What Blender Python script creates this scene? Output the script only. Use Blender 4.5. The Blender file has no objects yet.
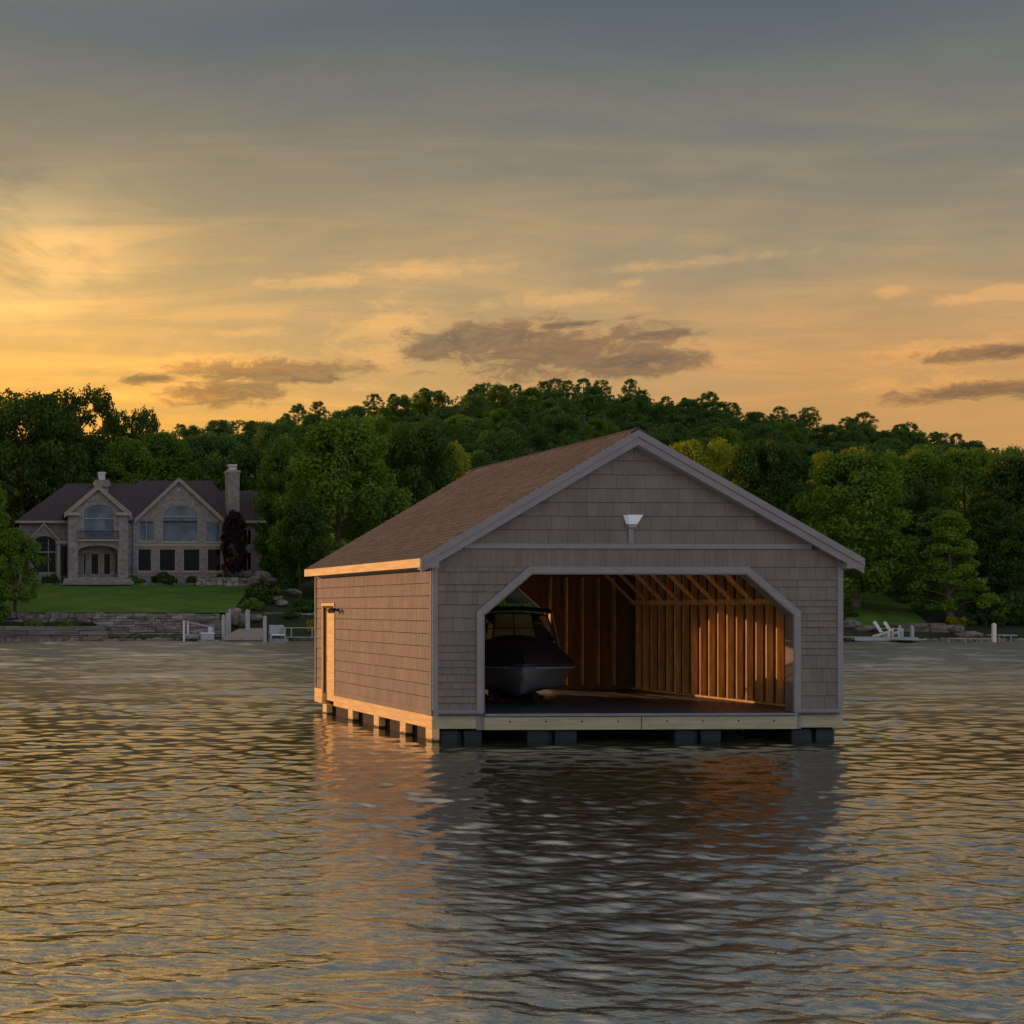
import bpy, bmesh, math, random
import numpy as np
from mathutils import Vector, Matrix
from mathutils.geometry import tessellate_polygon
R = math.radians
random.seed(7)
SC = bpy.context.scene
COL = SC.collection

# ------------------------------------------------------------------ camera
F, AX, AY, CZ = 1434.0, -18.0, 608.0, 2.62       # focal length (px), optical axis, eye height
cam_d = bpy.data.cameras.new('camera')
cam_d.sensor_width = 36.0
cam_d.lens = 36.0 * F / 1024.0
cam_d.shift_x = (512 - AX) / 1024.0
cam_d.shift_y = (AY - 512) / 1024.0
cam_d.clip_start = 0.1
cam_d.clip_end = 6000
cam = bpy.data.objects.new('camera', cam_d)
cam.location = (0, 0, CZ)
cam.rotation_euler = (R(90), 0, 0)
COL.objects.link(cam)
SC.camera = cam

def PX(px, Y): return (px - AX) / F * Y          # survey helpers: photograph bearing + range -> metres
def PZ(py, Y): return CZ + (AY - py) / F * Y

# ------------------------------------------------------------------ exposure
SC.view_settings.view_transform = 'Standard'
SC.view_settings.look = 'None'
SC.view_settings.exposure = 0.15
SC.view_settings.gamma = 1.0
SC.view_settings.use_curve_mapping = False
SC.cycles.max_bounces = 6
SC.cycles.diffuse_bounces = 4
SC.cycles.glossy_bounces = 4
SC.cycles.transparent_max_bounces = 8
SC.cycles.sample_clamp_indirect = 4.0
SC.cycles.use_denoising = True

# ------------------------------------------------------------------ sun
SUN_AZ, SUN_EL = 37.0, 6.8                        # degrees left of straight ahead, degrees up
sd = bpy.data.lights.new('sun', 'SUN')
sd.energy = 2.7
sd.angle = R(0.6)
sd.color = (1.0, 0.50, 0.25)
sun = bpy.data.objects.new('sun', sd)
sdir = Vector((-math.sin(R(SUN_AZ)) * math.cos(R(SUN_EL)), math.cos(R(SUN_AZ)) * math.cos(R(SUN_EL)), math.sin(R(SUN_EL))))
sun.rotation_euler = (-sdir).to_track_quat('-Z', 'Y').to_euler()
sun.location = (-40, 40, 60)
COL.objects.link(sun)

# ------------------------------------------------------------------ world: dusk sky, thin veil of cirrus and a few cumulus
W = bpy.data.worlds.new('World')
SC.world = W
W.use_nodes = True
nt = W.node_tree
for n in list(nt.nodes): nt.nodes.remove(n)

def srgb(r, g, b):
    f = lambda c: (c / 255 / 12.92) if c / 255 <= 0.04045 else ((c / 255 + 0.055) / 1.055) ** 2.4
    return (f(r), f(g), f(b), 1.0)

class NG:
    "small wrapper for wiring node trees"
    def __init__(s, tree): s.t = tree
    def new(s, typ, **kw):
        n = s.t.nodes.new(typ)
        for k, v in kw.items(): setattr(n, k, v)
        return n
    def put(s, sock, v):
        if hasattr(v, 'is_output') or isinstance(v, bpy.types.NodeSocket): s.t.links.new(v, sock)
        else: sock.default_value = v
    def m(s, op, a, b=None, c=None, clamp=False):
        n = s.new('ShaderNodeMath', operation=op); n.use_clamp = clamp
        s.put(n.inputs[0], a)
        if b is not None: s.put(n.inputs[1], b)
        if c is not None: s.put(n.inputs[2], c)
        return n.outputs[0]
    def rng(s, v, a, b, c=0.0, d=1.0, smooth=True):
        n = s.new('ShaderNodeMapRange', interpolation_type='SMOOTHSTEP' if smooth else 'LINEAR')
        n.clamp = True
        s.put(n.inputs['Value'], v)
        for k, x in zip(('From Min', 'From Max', 'To Min', 'To Max'), (a, b, c, d)): s.put(n.inputs[k], x)
        return n.outputs[0]
    def comb(s, x, y, z):
        n = s.new('ShaderNodeCombineXYZ')
        for i, v in enumerate((x, y, z)): s.put(n.inputs[i], v)
        return n.outputs[0]
    def noise(s, vec, scale, detail=4, rough=0.55, dist=0.0, color=False):
        n = s.new('ShaderNodeTexNoise')
        if vec is not None: s.t.links.new(vec, n.inputs['Vector'])
        n.inputs['Scale'].default_value = scale
        n.inputs['Detail'].default_value = detail
        n.inputs['Roughness'].default_value = rough
        n.inputs['Distortion'].default_value = dist
        return n.outputs['Color' if color else 'Fac']
    def mix(s, f, a, b, blend='MIX'):
        n = s.new('ShaderNodeMix', data_type='RGBA', blend_type=blend)
        s.put(n.inputs['Factor'], f); s.put(n.inputs['A'], a) if False else None
        s.put(n.inputs[6], a); s.put(n.inputs[7], b)
        return n.outputs[2]
    def ramp(s, f, stops):
        n = s.new('ShaderNodeValToRGB')
        s.t.links.new(f, n.inputs[0])
        e = n.color_ramp.elements
        while len(e) > 1: e.remove(e[-1])
        e[0].position, e[0].color = stops[0]
        for p, c in stops[1:]:
            k = e.new(p); k.color = c
        return n.outputs[0]

g = NG(nt)
tc = g.new('ShaderNodeTexCoord')
sep = g.new('ShaderNodeSeparateXYZ')
nt.links.new(tc.outputs['Generated'], sep.inputs[0])
dx, dy, dz = sep.outputs
hyp = g.m('SQRT', g.m('ADD', g.m('MULTIPLY', dx, dx), g.m('MULTIPLY', dy, dy)))
DEG = 180 / math.pi
az = g.m('MULTIPLY', g.m('ARCTAN2', dx, dy), DEG)          # degrees right of north
el = g.m('MULTIPLY', g.m('ARCTAN2', dz, hyp), DEG)         # degrees above the horizon
# angle from the sun's bearing
ca = g.m('DIVIDE', g.m('ADD', g.m('MULTIPLY', dx, -math.sin(R(SUN_AZ))), g.m('MULTIPLY', dy, math.cos(R(SUN_AZ)))), g.m('MAXIMUM', hyp, 1e-4))
dif = g.m('MULTIPLY', g.m('ARCCOSINE', g.m('MINIMUM', g.m('MAXIMUM', ca, -1.0), 1.0)), DEG)
aeln = g.noise(g.comb(g.m('MULTIPLY', az, 0.05), g.m('MULTIPLY', el, 0.10), 3.0), 1.0, 3, 0.5)
elw = g.m('ADD', el, g.m('MULTIPLY', g.m('SUBTRACT', aeln, 0.5), 5.0))
e90 = g.m('DIVIDE', g.m('MAXIMUM', elw, 0.0), 90.0)
E = lambda d: d / 90.0
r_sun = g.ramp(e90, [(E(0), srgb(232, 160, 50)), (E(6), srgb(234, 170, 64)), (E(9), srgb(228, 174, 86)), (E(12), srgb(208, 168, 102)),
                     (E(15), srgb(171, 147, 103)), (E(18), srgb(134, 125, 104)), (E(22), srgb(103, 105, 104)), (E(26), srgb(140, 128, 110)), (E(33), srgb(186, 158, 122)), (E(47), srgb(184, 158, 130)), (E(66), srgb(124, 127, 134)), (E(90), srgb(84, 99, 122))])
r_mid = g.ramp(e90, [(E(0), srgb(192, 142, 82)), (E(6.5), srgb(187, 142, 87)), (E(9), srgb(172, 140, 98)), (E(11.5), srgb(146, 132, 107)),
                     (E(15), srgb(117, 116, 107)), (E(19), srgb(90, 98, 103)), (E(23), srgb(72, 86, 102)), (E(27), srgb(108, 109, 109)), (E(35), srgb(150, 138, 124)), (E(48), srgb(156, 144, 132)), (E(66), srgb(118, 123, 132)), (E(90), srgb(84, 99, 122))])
r_back = g.ramp(e90, [(E(0), srgb(152, 147, 151)), (E(10), srgb(168, 167, 173)), (E(25), srgb(162, 168, 180)), (E(50), srgb(140, 148, 163)), (E(90), srgb(84, 99, 122))])
t1 = g.rng(dif, 33, 68)
t2 = g.rng(dif, 82, 140)
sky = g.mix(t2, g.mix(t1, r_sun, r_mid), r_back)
# thin cirrus: noise on the cloud deck, drawn out into streaks
den = g.m('ADD', g.m('MAXIMUM', dz, 0.0), 0.10)
cvec = g.comb(g.m('DIVIDE', dx, den), g.m('DIVIDE', dy, den), 0.0)
rotn = g.new('ShaderNodeMapping'); nt.links.new(cvec, rotn.inputs['Vector'])
rotn.inputs['Rotation'].default_value = (0, 0, R(24)); rotn.inputs['Scale'].default_value = (0.55, 1.7, 1)
c1 = g.noise(rotn.outputs[0], 2.3, 8, 0.62, 0.9)
c2 = g.noise(g.comb(g.m('MULTIPLY', az, 0.06), g.m('MULTIPLY', el, 0.16), 0.0), 1.0, 6, 0.6, 0.9)
cir = g.m('MULTIPLY', g.rng(g.m('MULTIPLY', g.m('ADD', c1, c2), 0.5), 0.41, 0.62), g.rng(el, 4, 9))
cir = g.m('MULTIPLY', cir, g.rng(el, 24, 14))
cirw = g.m('MULTIPLY', cir, g.rng(dif, 95, 40, 0.40, 0.90))
sky = g.mix(cirw, sky, g.mix(1.0, sky, (1.55, 1.30, 0.98, 1), 'MULTIPLY'))
# bright patch of lit cirrus low on the sunward side
def spot(a0, e0, ra, re):
    d = g.m('SQRT', g.m('ADD', g.m('POWER', g.m('DIVIDE', g.m('SUBTRACT', az, a0), ra), 2.0), g.m('POWER', g.m('DIVIDE', g.m('SUBTRACT', el, e0), re), 2.0)))
    return g.m('SUBTRACT', 1.0, d)
wisp = g.noise(g.comb(g.m('MULTIPLY', az, 0.13), g.m('MULTIPLY', g.m('ADD', el, g.m('MULTIPLY', az, 0.22)), 0.42), 7.0), 1.0, 6, 0.62, 1.1)
pb = g.m('MULTIPLY', g.rng(spot(1.0, 14.2, 8.5, 4.6), 0.0, 0.9), g.rng(wisp, 0.34, 0.66))
sky = g.mix(g.m('MULTIPLY', pb, 0.85), sky, g.mix(1.0, sky, (1.75, 1.62, 1.38, 1), 'MULTIPLY'))
# cumulus: warped ellipses whose edges are eaten by noise
def aepx(px, py, wx, wy):
    u, v = (px - AX) / F, (AY - py) / F
    return math.degrees(math.atan(u)), math.degrees(math.atan(v / math.sqrt(1 + u * u))), math.degrees(wx / F) / (1 + u * u), math.degrees(wy / F) / math.sqrt(1 + u * u)
cn = g.noise(g.comb(g.m('MULTIPLY', az, 0.70), g.m('MULTIPLY', el, 1.6), 1.3), 1.0, 9, 0.68, 0.45)
cw = g.m('MULTIPLY', g.m('SUBTRACT', cn, 0.50), 2.5)
def cloud_field(items):
    f = None
    for it in items:
        s_ = spot(*aepx(*it))
        f = s_ if f is None else g.m('MAXIMUM', f, s_)
    return g.m('ADD', f, cw)
dark_f = cloud_field([(548, 350, 205, 36), (470, 341, 95, 30), (520, 338, 95, 28), (628, 362, 125, 23), (430, 351, 52, 18), (652, 336, 90, 9), (560, 326, 80, 8),
                      (262, 372, 150, 17), (222, 392, 95, 22), (152, 379, 58, 10), (310, 378, 70, 10), (1000, 352, 125, 12), (966, 391, 135, 14),
                      (1120, 330, 120, 20), (1060, 386, 120, 15)])
lit_f = cloud_field([(545, 346, 240, 40), (395, 330, 90, 38), (388, 352, 70, 34), (255, 332, 55, 10), (318, 281, 90, 10), (440, 268, 120, 13),
                     (630, 283, 24, 8), (1008, 293, 62, 14), (975, 297, 55, 9), (893, 293, 24, 8), (960, 352, 130, 21), (940, 388, 150, 20),
                     (250, 372, 190, 28), (190, 388, 110, 28), (560, 300, 140, 11), (700, 262, 150, 9)])
lit_d = g.rng(lit_f, 0.10, 0.85)
drk_d = g.rng(dark_f, 0.10, 0.72)
litc = g.mix(1.0, sky, (1.42, 1.26, 1.05, 1), 'MULTIPLY')
sky = g.mix(g.m('MULTIPLY', lit_d, 0.85), sky, litc)
drkc = g.mix(g.rng(cn, 0.35, 0.7), g.mix(1.0, sky, (0.29, 0.32, 0.50, 1), 'MULTIPLY'), g.mix(1.0, sky, (0.42, 0.46, 0.64, 1), 'MULTIPLY'))
sky = g.mix(g.m('MULTIPLY', drk_d, 0.94), sky, drkc)
# clear-air sky behind the veil
nish = g.new('ShaderNodeTexSky')
nish.sky_type = 'NISHITA'
nish.sun_disc = False
nish.sun_elevation = R(SUN_EL)
nish.sun_rotation = R(-SUN_AZ)
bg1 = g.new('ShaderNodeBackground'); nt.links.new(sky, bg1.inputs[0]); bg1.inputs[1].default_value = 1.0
bg2 = g.new('ShaderNodeBackground'); nt.links.new(nish.outputs[0], bg2.inputs[0]); bg2.inputs[1].default_value = 0.004
adds = g.new('ShaderNodeAddShader')
nt.links.new(bg1.outputs[0], adds.inputs[0]); nt.links.new(bg2.outputs[0], adds.inputs[1])
wo = g.new('ShaderNodeOutputWorld')
nt.links.new(adds.outputs[0], wo.inputs['Surface'])
W.cycles.sampling_method = 'MANUAL'
W.cycles.sample_map_resolution = 512

# ------------------------------------------------------------------ helpers
def tag(o, label=None, cat=None, group=None, kind=None):
    if label: o['label'] = label
    if cat: o['category'] = cat
    if group: o['group'] = group
    if kind: o['kind'] = kind
    return o

def thing(name, label, cat, loc=(0, 0, 0), rotz=0.0, group=None):
    o = bpy.data.objects.new(name, None)
    o.empty_display_size = 0.3
    o.location = loc; o.rotation_euler = (0, 0, rotz)
    COL.objects.link(o)
    return tag(o, label, cat, group)

class MB:
    "collects faces, then links them as one mesh object; each face can carry a tint"
    def __init__(s): s.v, s.f, s.t, s.cur = [], [], [], 0.5
    def poly(s, pts):
        b = len(s.v); s.v.extend([tuple(p) for p in pts]); s.f.append(tuple(range(b, b + len(pts)))); s.t.append(s.cur)
    def mesh(s, vs, fs):
        b = len(s.v); s.v.extend([tuple(p) for p in vs])
        for f in fs: s.f.append(tuple(b + i for i in f)); s.t.append(s.cur)
    def box(s, x0, x1, y0, y1, z0, z1):
        if x0 > x1: x0, x1 = x1, x0
        if y0 > y1: y0, y1 = y1, y0
        if z0 > z1: z0, z1 = z1, z0
        s.mesh([(x0, y0, z0), (x1, y0, z0), (x1, y1, z0), (x0, y1, z0), (x0, y0, z1), (x1, y0, z1), (x1, y1, z1), (x0, y1, z1)],
               [(0, 3, 2, 1), (4, 5, 6, 7), (0, 1, 5, 4), (1, 2, 6, 5), (2, 3, 7, 6), (3, 0, 4, 7)])
        return s
    def beam(s, p, q, w, h, up=(0, 0, 1)):
        p, q = Vector(p), Vector(q); d = (q - p).normalized(); up = Vector(up)
        sx = d.cross(up)
        if sx.length < 1e-4: sx = d.cross(Vector((0, 1, 0)))
        sx.normalize(); sz = sx.cross(d).normalized()
        vs = [c + sx * (a * w / 2) + sz * (b * h / 2) for c in (p, q) for a, b in ((-1, -1), (1, -1), (1, 1), (-1, 1))]
        s.mesh(vs, [(3, 2, 1, 0), (4, 5, 6, 7), (0, 1, 5, 4), (1, 2, 6, 5), (2, 3, 7, 6), (3, 0, 4, 7)])
        return s
    def tube(s, pts, rad, n=8, cap=True):
        pts = [Vector(p) for p in pts]
        if not hasattr(rad, '__len__'): rad = [rad] * len(pts)
        rings = []
        for i, p in enumerate(pts):
            d = (pts[min(i + 1, len(pts) - 1)] - pts[max(i - 1, 0)]).normalized()
            a = d.cross(Vector((0, 0, 1)))
            if a.length < 1e-3: a = d.cross(Vector((0, 1, 0)))
            a.normalize(); b = a.cross(d)
            rings.append([p + (a * math.cos(2 * math.pi * k / n) + b * math.sin(2 * math.pi * k / n)) * rad[i] for k in range(n)])
        vs = [v for r in rings for v in r]; fs = []
        for i in range(len(rings) - 1):
            for k in range(n):
                fs.append((i * n + k, i * n + (k + 1) % n, (i + 1) * n + (k + 1) % n, (i + 1) * n + k))
        if cap:
            fs.append(tuple(range(n))[::-1]); fs.append(tuple((len(rings) - 1) * n + k for k in range(n)))
        s.mesh(vs, fs)
        return s
    def sheet(s, outer, holes, fn, d0, d1):
        "outline with holes in a plane, given depth d0..d1; fn(u, w, d) -> xyz"
        loops = [outer] + list(holes)
        flat = [p for l in loops for p in l]
        tri = tessellate_polygon([[Vector((p[0], p[1], 0)) for p in l] for l in loops])
        n = len(flat)
        vs = [fn(p[0], p[1], d0) for p in flat] + [fn(p[0], p[1], d1) for p in flat]
        fs = [tuple(t) for t in tri] + [tuple(i + n for i in t[::-1]) for t in tri]
        b = 0
        for l in loops:
            m = len(l)
            for i in range(m):
                a, c = b + i, b + (i + 1) % m
                fs.append((a, c, c + n, a + n))
            b += m
        s.mesh(vs, fs)
        return s
    def ball(s, c, r, seed=0, amp=0.2, sub=2, sq=(1, 1, 1)):
        bm = bmesh.new(); bmesh.ops.create_icosphere(bm, subdivisions=sub, radius=1)
        rnd = random.Random(seed); ph = [(rnd.uniform(-2.2, 2.2), rnd.uniform(-2.2, 2.2), rnd.uniform(-2.2, 2.2), rnd.uniform(0, 6)) for _ in range(5)]
        vs = []
        for v in bm.verts:
            k = 1 + amp * sum(math.sin(v.co.x * a + v.co.y * b_ + v.co.z * c_ + d) for a, b_, c_, d in ph) / 2.4
            vs.append((c[0] + v.co.x * r * k * sq[0], c[1] + v.co.y * r * k * sq[1], c[2] + v.co.z * r * k * sq[2]))
        fs = [tuple(v.index for v in f.verts) for f in bm.faces]
        bm.free(); s.mesh(vs, fs)
        return s
    def build(s, name, mat, parent=None, smooth=False, fix=True, bevel=0.0):
        me = bpy.data.meshes.new(name)
        me.from_pydata(s.v, [], s.f)
        if fix:
            bm = bmesh.new(); bm.from_mesh(me); bmesh.ops.recalc_face_normals(bm, faces=bm.faces); bm.to_mesh(me); bm.free()
        at = me.attributes.new('tint', 'FLOAT', 'FACE')
        at.data.foreach_set('value', np.array(s.t, dtype=np.float32))
        if smooth: me.polygons.foreach_set('use_smooth', [True] * len(me.polygons))
        if mat: me.materials.append(mat)
        o = bpy.data.objects.new(name, me); COL.objects.link(o)
        if parent: o.parent = parent
        if bevel:
            b = o.modifiers.new('bevel', 'BEVEL'); b.width = bevel; b.segments = 2; b.limit_method = 'ANGLE'
        return o

def clip(poly, a, b, c):
    "keep the side a*x + b*y <= c"
    out = []
    for i in range(len(poly)):
        p, q = poly[i], poly[(i + 1) % len(poly)]
        dp, dq = a * p[0] + b * p[1] - c, a * q[0] + b * q[1] - c
        if dp <= 0: out.append(p)
        if (dp < 0 < dq) or (dq < 0 < dp):
            t = dp / (dp - dq); out.append((p[0] + (q[0] - p[0]) * t, p[1] + (q[1] - p[1]) * t))
    return out

def copy_tree(o, parent=None):
    c = o.copy(); COL.objects.link(c); c.parent = parent
    for ch in list(o.children): copy_tree(ch, c)
    return c

# ------------------------------------------------------------------ materials
def mat(name, col, rough=0.7, var=0.25, scale=6.0, stretch=(1, 1, 1), bump=0.0, bscale=None, tint=0.0, spec=0.3, col2=None, metal=0.0, detail=5):
    m = bpy.data.materials.new(name); m.use_nodes = True
    t = NG(m.node_tree); b = m.node_tree.nodes['Principled BSDF']
    co = t.new('ShaderNodeTexCoord'); mp = t.new('ShaderNodeMapping')
    m.node_tree.links.new(co.outputs['Object'], mp.inputs['Vector']); mp.inputs['Scale'].default_value = stretch
    n = t.noise(mp.outputs[0], scale, detail, 0.6)
    c2 = col2 if col2 else tuple(x * (1 - var) for x in col)
    c1 = col if col2 else tuple(min(1, x * (1 + var)) for x in col)
    cc = t.mix(t.rng(n, 0.3, 0.7), (*c2, 1), (*c1, 1))
    if tint:
        a = t.new('ShaderNodeAttribute', attribute_name='tint')
        k = t.rng(a.outputs['Fac'], 0, 1, 1 - tint, 1 + tint, smooth=False)
        vm = t.new('ShaderNodeVectorMath', operation='SCALE'); m.node_tree.links.new(cc, vm.inputs[0]); m.node_tree.links.new(k, vm.inputs['Scale'])
        cc = vm.outputs[0]
    m.node_tree.links.new(cc, b.inputs['Base Color'])
    b.inputs['Roughness'].default_value = rough
    b.inputs['Metallic'].default_value = metal
    b.inputs['Specular IOR Level'].default_value = spec
    if bump:
        bp = t.new('ShaderNodeBump'); bp.inputs['Strength'].default_value = bump; bp.inputs['Distance'].default_value = 0.05
        n2 = t.noise(mp.outputs[0], bscale or scale * 3, 5, 0.6)
        m.node_tree.links.new(n2, bp.inputs['Height']); m.node_tree.links.new(bp.outputs[0], b.inputs['Normal'])
    return m

def leaf_mat(name, c1, c2, trans=0.35):
    m = bpy.data.materials.new(name); m.use_nodes = True
    t = NG(m.node_tree); lk = m.node_tree.links
    for n in list(m.node_tree.nodes): m.node_tree.nodes.remove(n)
    oi = t.new('ShaderNodeObjectInfo')
    a = t.new('ShaderNodeAttribute', attribute_name='tint')
    f = t.m('ADD', t.m('MULTIPLY', a.outputs['Fac'], 0.65), t.m('MULTIPLY', oi.outputs['Random'], 0.35))
    c = t.mix(f, (*c1, 1), (*c2, 1))
    d = t.new('ShaderNodeBsdfDiffuse'); tr = t.new('ShaderNodeBsdfTranslucent'); gl = t.new('ShaderNodeBsdfGlossy')
    gl.inputs['Roughness'].default_value = 0.5
    lk.new(c, d.inputs[0])
    ct = t.mix(1.0, c, (1.35, 1.25, 0.55, 1), 'MULTIPLY')
    lk.new(ct, tr.inputs[0])
    mx = t.new('ShaderNodeMixShader'); mx.inputs[0].default_value = trans
    lk.new(d.outputs[0], mx.inputs[1]); lk.new(tr.outputs[0], mx.inputs[2])
    m2 = t.new('ShaderNodeMixShader'); m2.inputs[0].default_value = 0.02
    lk.new(mx.outputs[0], m2.inputs[1]); lk.new(gl.outputs[0], m2.inputs[2])
    o = t.new('ShaderNodeOutputMaterial'); lk.new(m2.outputs[0], o.inputs[0])
    return m

def brick_mat(name, c1, c2, mortar, bw, bh, axis='xz', bump=0.6):
    m = bpy.data.materials.new(name); m.use_nodes = True
    t = NG(m.node_tree); lk = m.node_tree.links; b = m.node_tree.nodes['Principled BSDF']
    co = t.new('ShaderNodeTexCoord'); sp = t.new('ShaderNodeSeparateXYZ'); lk.new(co.outputs['Object'], sp.inputs[0])
    u = t.m('ADD', sp.outputs[0], sp.outputs[1])
    v = t.comb(u, sp.outputs[2], 0.0)
    wob = t.noise(v, 0.8, 3, 0.6, color=True)
    vm = t.new('ShaderNodeVectorMath', operation='SCALE'); lk.new(wob, vm.inputs[0]); vm.inputs['Scale'].default_value = 0.10
    va = t.new('ShaderNodeVectorMath', operation='ADD'); lk.new(v, va.inputs[0]); lk.new(vm.outputs[0], va.inputs[1])
    br = t.new('ShaderNodeTexBrick'); lk.new(va.outputs[0], br.inputs['Vector'])
    br.inputs['Scale'].default_value = 1.0; br.inputs['Brick Width'].default_value = bw; br.inputs['Row Height'].default_value = bh
    br.inputs['Mortar Size'].default_value = 0.02; br.inputs['Mortar Smooth'].default_value = 0.3; br.inputs['Bias'].default_value = 0.0
    br.inputs['Color1'].default_value = (*c1, 1); br.inputs['Color2'].default_value = (*c2, 1); br.inputs['Mortar'].default_value = (*mortar, 1)
    n = t.noise(co.outputs['Object'], 3.0, 5, 0.6)
    k = t.rng(n, 0.25, 0.75, 0.75, 1.2)
    sc = t.new('ShaderNodeVectorMath', operation='SCALE'); lk.new(br.outputs['Color'], sc.inputs[0]); lk.new(k, sc.inputs['Scale'])
    lk.new(sc.outputs[0], b.inputs['Base Color']); b.inputs['Roughness'].default_value = 0.85
    bp = t.new('ShaderNodeBump'); bp.inputs['Strength'].default_value = bump; bp.inputs['Distance'].default_value = 0.04
    lk.new(t.m('SUBTRACT', n, br.outputs['Fac']), bp.inputs['Height']); lk.new(bp.outputs[0], b.inputs['Normal'])
    return m

M = {}
M['siding'] = mat('siding', (0.230, 0.205, 0.187), 0.75, 0.11, 2.2, (1, 1, 0.5), bump=0.2, bscale=40, tint=0.08)
M['sheathing'] = mat('sheathing', (0.080, 0.070, 0.064), 0.9, 0.2, 4.0)
M['gray_trim'] = mat('gray_trim', (0.30, 0.295, 0.305), 0.6, 0.06, 3.0)
M['wood_raw'] = mat('wood_raw', (0.80, 0.56, 0.24), 0.65, 0.16, 2.0, (0.6, 0.6, 9), bump=0.2, bscale=8)
M['wood_treated'] = mat('wood_treated', (0.47, 0.44, 0.29), 0.7, 0.14, 1.6, (1, 1, 9), bump=0.2, bscale=8)
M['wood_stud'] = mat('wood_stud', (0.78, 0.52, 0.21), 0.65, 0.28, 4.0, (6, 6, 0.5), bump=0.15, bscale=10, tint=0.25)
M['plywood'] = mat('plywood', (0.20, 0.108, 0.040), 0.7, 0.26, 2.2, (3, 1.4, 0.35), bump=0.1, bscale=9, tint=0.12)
M['roof_shingle'] = mat('roof_shingle', (0.106, 0.104, 0.107), 0.9, 0.20, 10.0, bump=0.4, bscale=60, tint=0.22)
M['deck'] = mat('deck', (0.052, 0.058, 0.070), 0.38, 0.35, 1.5, (8, 0.35, 1), bump=0.2, bscale=5, spec=0.5)
M['deck_sky_strip'] = mat('deck_sky_strip', (0.22, 0.25, 0.30), 0.35, 0.1, 4.0, spec=0.5)  # blue-gray colour paints the sky's reflection along the deck front
M['dark'] = mat('dark', (0.012, 0.012, 0.013), 0.8, 0.3, 5.0)
M['float'] = mat('float', (0.020, 0.026, 0.038), 0.5, 0.25, 3.0, spec=0.5, bump=0.1)
M['white_paint'] = mat('white_paint', (0.80, 0.82, 0.85), 0.45, 0.05, 6.0)
M['white_worn'] = mat('white_worn', (0.42, 0.45, 0.49), 0.55, 0.12, 5.0)
M['dock_wood'] = mat('dock_wood', (0.36, 0.32, 0.28), 0.8, 0.25, 2.0, (8, 0.6, 1), bump=0.2)
M['dock_gray'] = mat('dock_gray', (0.27, 0.29, 0.32), 0.7, 0.25, 2.0, (0.6, 8, 1), bump=0.2)
M['metal'] = mat('metal', (0.45, 0.46, 0.48), 0.35, 0.1, 8.0, metal=0.8)
M['black_metal'] = mat('black_metal', (0.02, 0.02, 0.022), 0.45, 0.2, 8.0, spec=0.5)
M['hull'] = mat('hull', (0.20, 0.22, 0.22), 0.22, 0.05, 2.0, spec=0.6)
M['cover'] = mat('cover', (0.013, 0.012, 0.011), 0.8, 0.25, 5.0, bump=0.4, bscale=14)
M['rock'] = mat('rock', (0.20, 0.18, 0.165), 0.9, 0.45, 1.6, bump=0.8, bscale=6, tint=0.35)
M['rock_pale'] = mat('rock_pale', (0.34, 0.33, 0.325), 0.9, 0.35, 1.8, bump=0.8, bscale=6, tint=0.30)
M['stone_block'] = mat('stone_block', (0.23, 0.215, 0.20), 0.9, 0.40, 1.5, (1, 1, 4), bump=0.7, bscale=6, tint=0.30)
M['timber_wall'] = mat('timber_wall', (0.185, 0.172, 0.158), 0.85, 0.35, 1.2, (0.5, 1, 7), bump=0.5, bscale=5, tint=0.30)
M['bark'] = mat('bark', (0.085, 0.07, 0.055), 0.95, 0.4, 2.5, (4, 4, 0.6), bump=0.8, bscale=4)
M['bark_pale'] = mat('bark_pale', (0.20, 0.185, 0.165), 0.95, 0.4, 2.5, (4, 4, 0.6), bump=0.8, bscale=4)
M['house_stone'] = brick_mat('house_stone', (0.38, 0.35, 0.345), (0.265, 0.242, 0.24), (0.36, 0.34, 0.325), 0.62, 0.24)
M['house_trim'] = mat('house_trim', (0.43, 0.39, 0.34), 0.7, 0.06, 3.0)
M['house_roof'] = mat('house_roof', (0.070, 0.060, 0.068), 0.9, 0.30, 5.0, (1, 1, 6), bump=0.6, bscale=8)
def glass_pane(name, col, ior, rough=0.04):
    m = bpy.data.materials.new(name); m.use_nodes = True
    t = NG(m.node_tree); b = m.node_tree.nodes['Principled BSDF']; lk = m.node_tree.links
    co = t.new('ShaderNodeTexCoord')
    n = t.noise(co.outputs['Object'], 0.8, 3, 0.5)
    lk.new(t.mix(t.rng(n, 0.35, 0.7), tuple(c * 0.5 for c in col) + (1,), (*col, 1)), b.inputs['Base Color'])
    b.inputs['Roughness'].default_value = rough; b.inputs['IOR'].default_value = ior
    bp = t.new('ShaderNodeBump'); bp.inputs['Strength'].default_value = 0.03
    lk.new(t.noise(co.outputs['Object'], 1.5, 2), bp.inputs['Height']); lk.new(bp.outputs[0], b.inputs['Normal'])
    return m
M['pane_sky'] = glass_pane('pane_sky', (0.165, 0.225, 0.320), 1.45)  # bluish sky reflection painted into the pane's base colour
M['pane_dark'] = glass_pane('pane_dark', (0.006, 0.014, 0.014), 1.25)
M['leaf_dark'] = leaf_mat('leaf_dark', (0.034, 0.086, 0.012), (0.090, 0.160, 0.020), 0.34)
M['leaf_mid'] = leaf_mat('leaf_mid', (0.084, 0.185, 0.018), (0.215, 0.335, 0.034), 0.38)
M['leaf_light'] = leaf_mat('leaf_light', (0.220, 0.310, 0.018), (0.430, 0.460, 0.034), 0.42)
M['leaf_hill'] = leaf_mat('leaf_hill', (0.054, 0.142, 0.036), (0.132, 0.250, 0.060), 0.34)
M['leaf_purple'] = leaf_mat('leaf_purple', (0.030, 0.012, 0.017), (0.066, 0.025, 0.036), 0.25)
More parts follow.
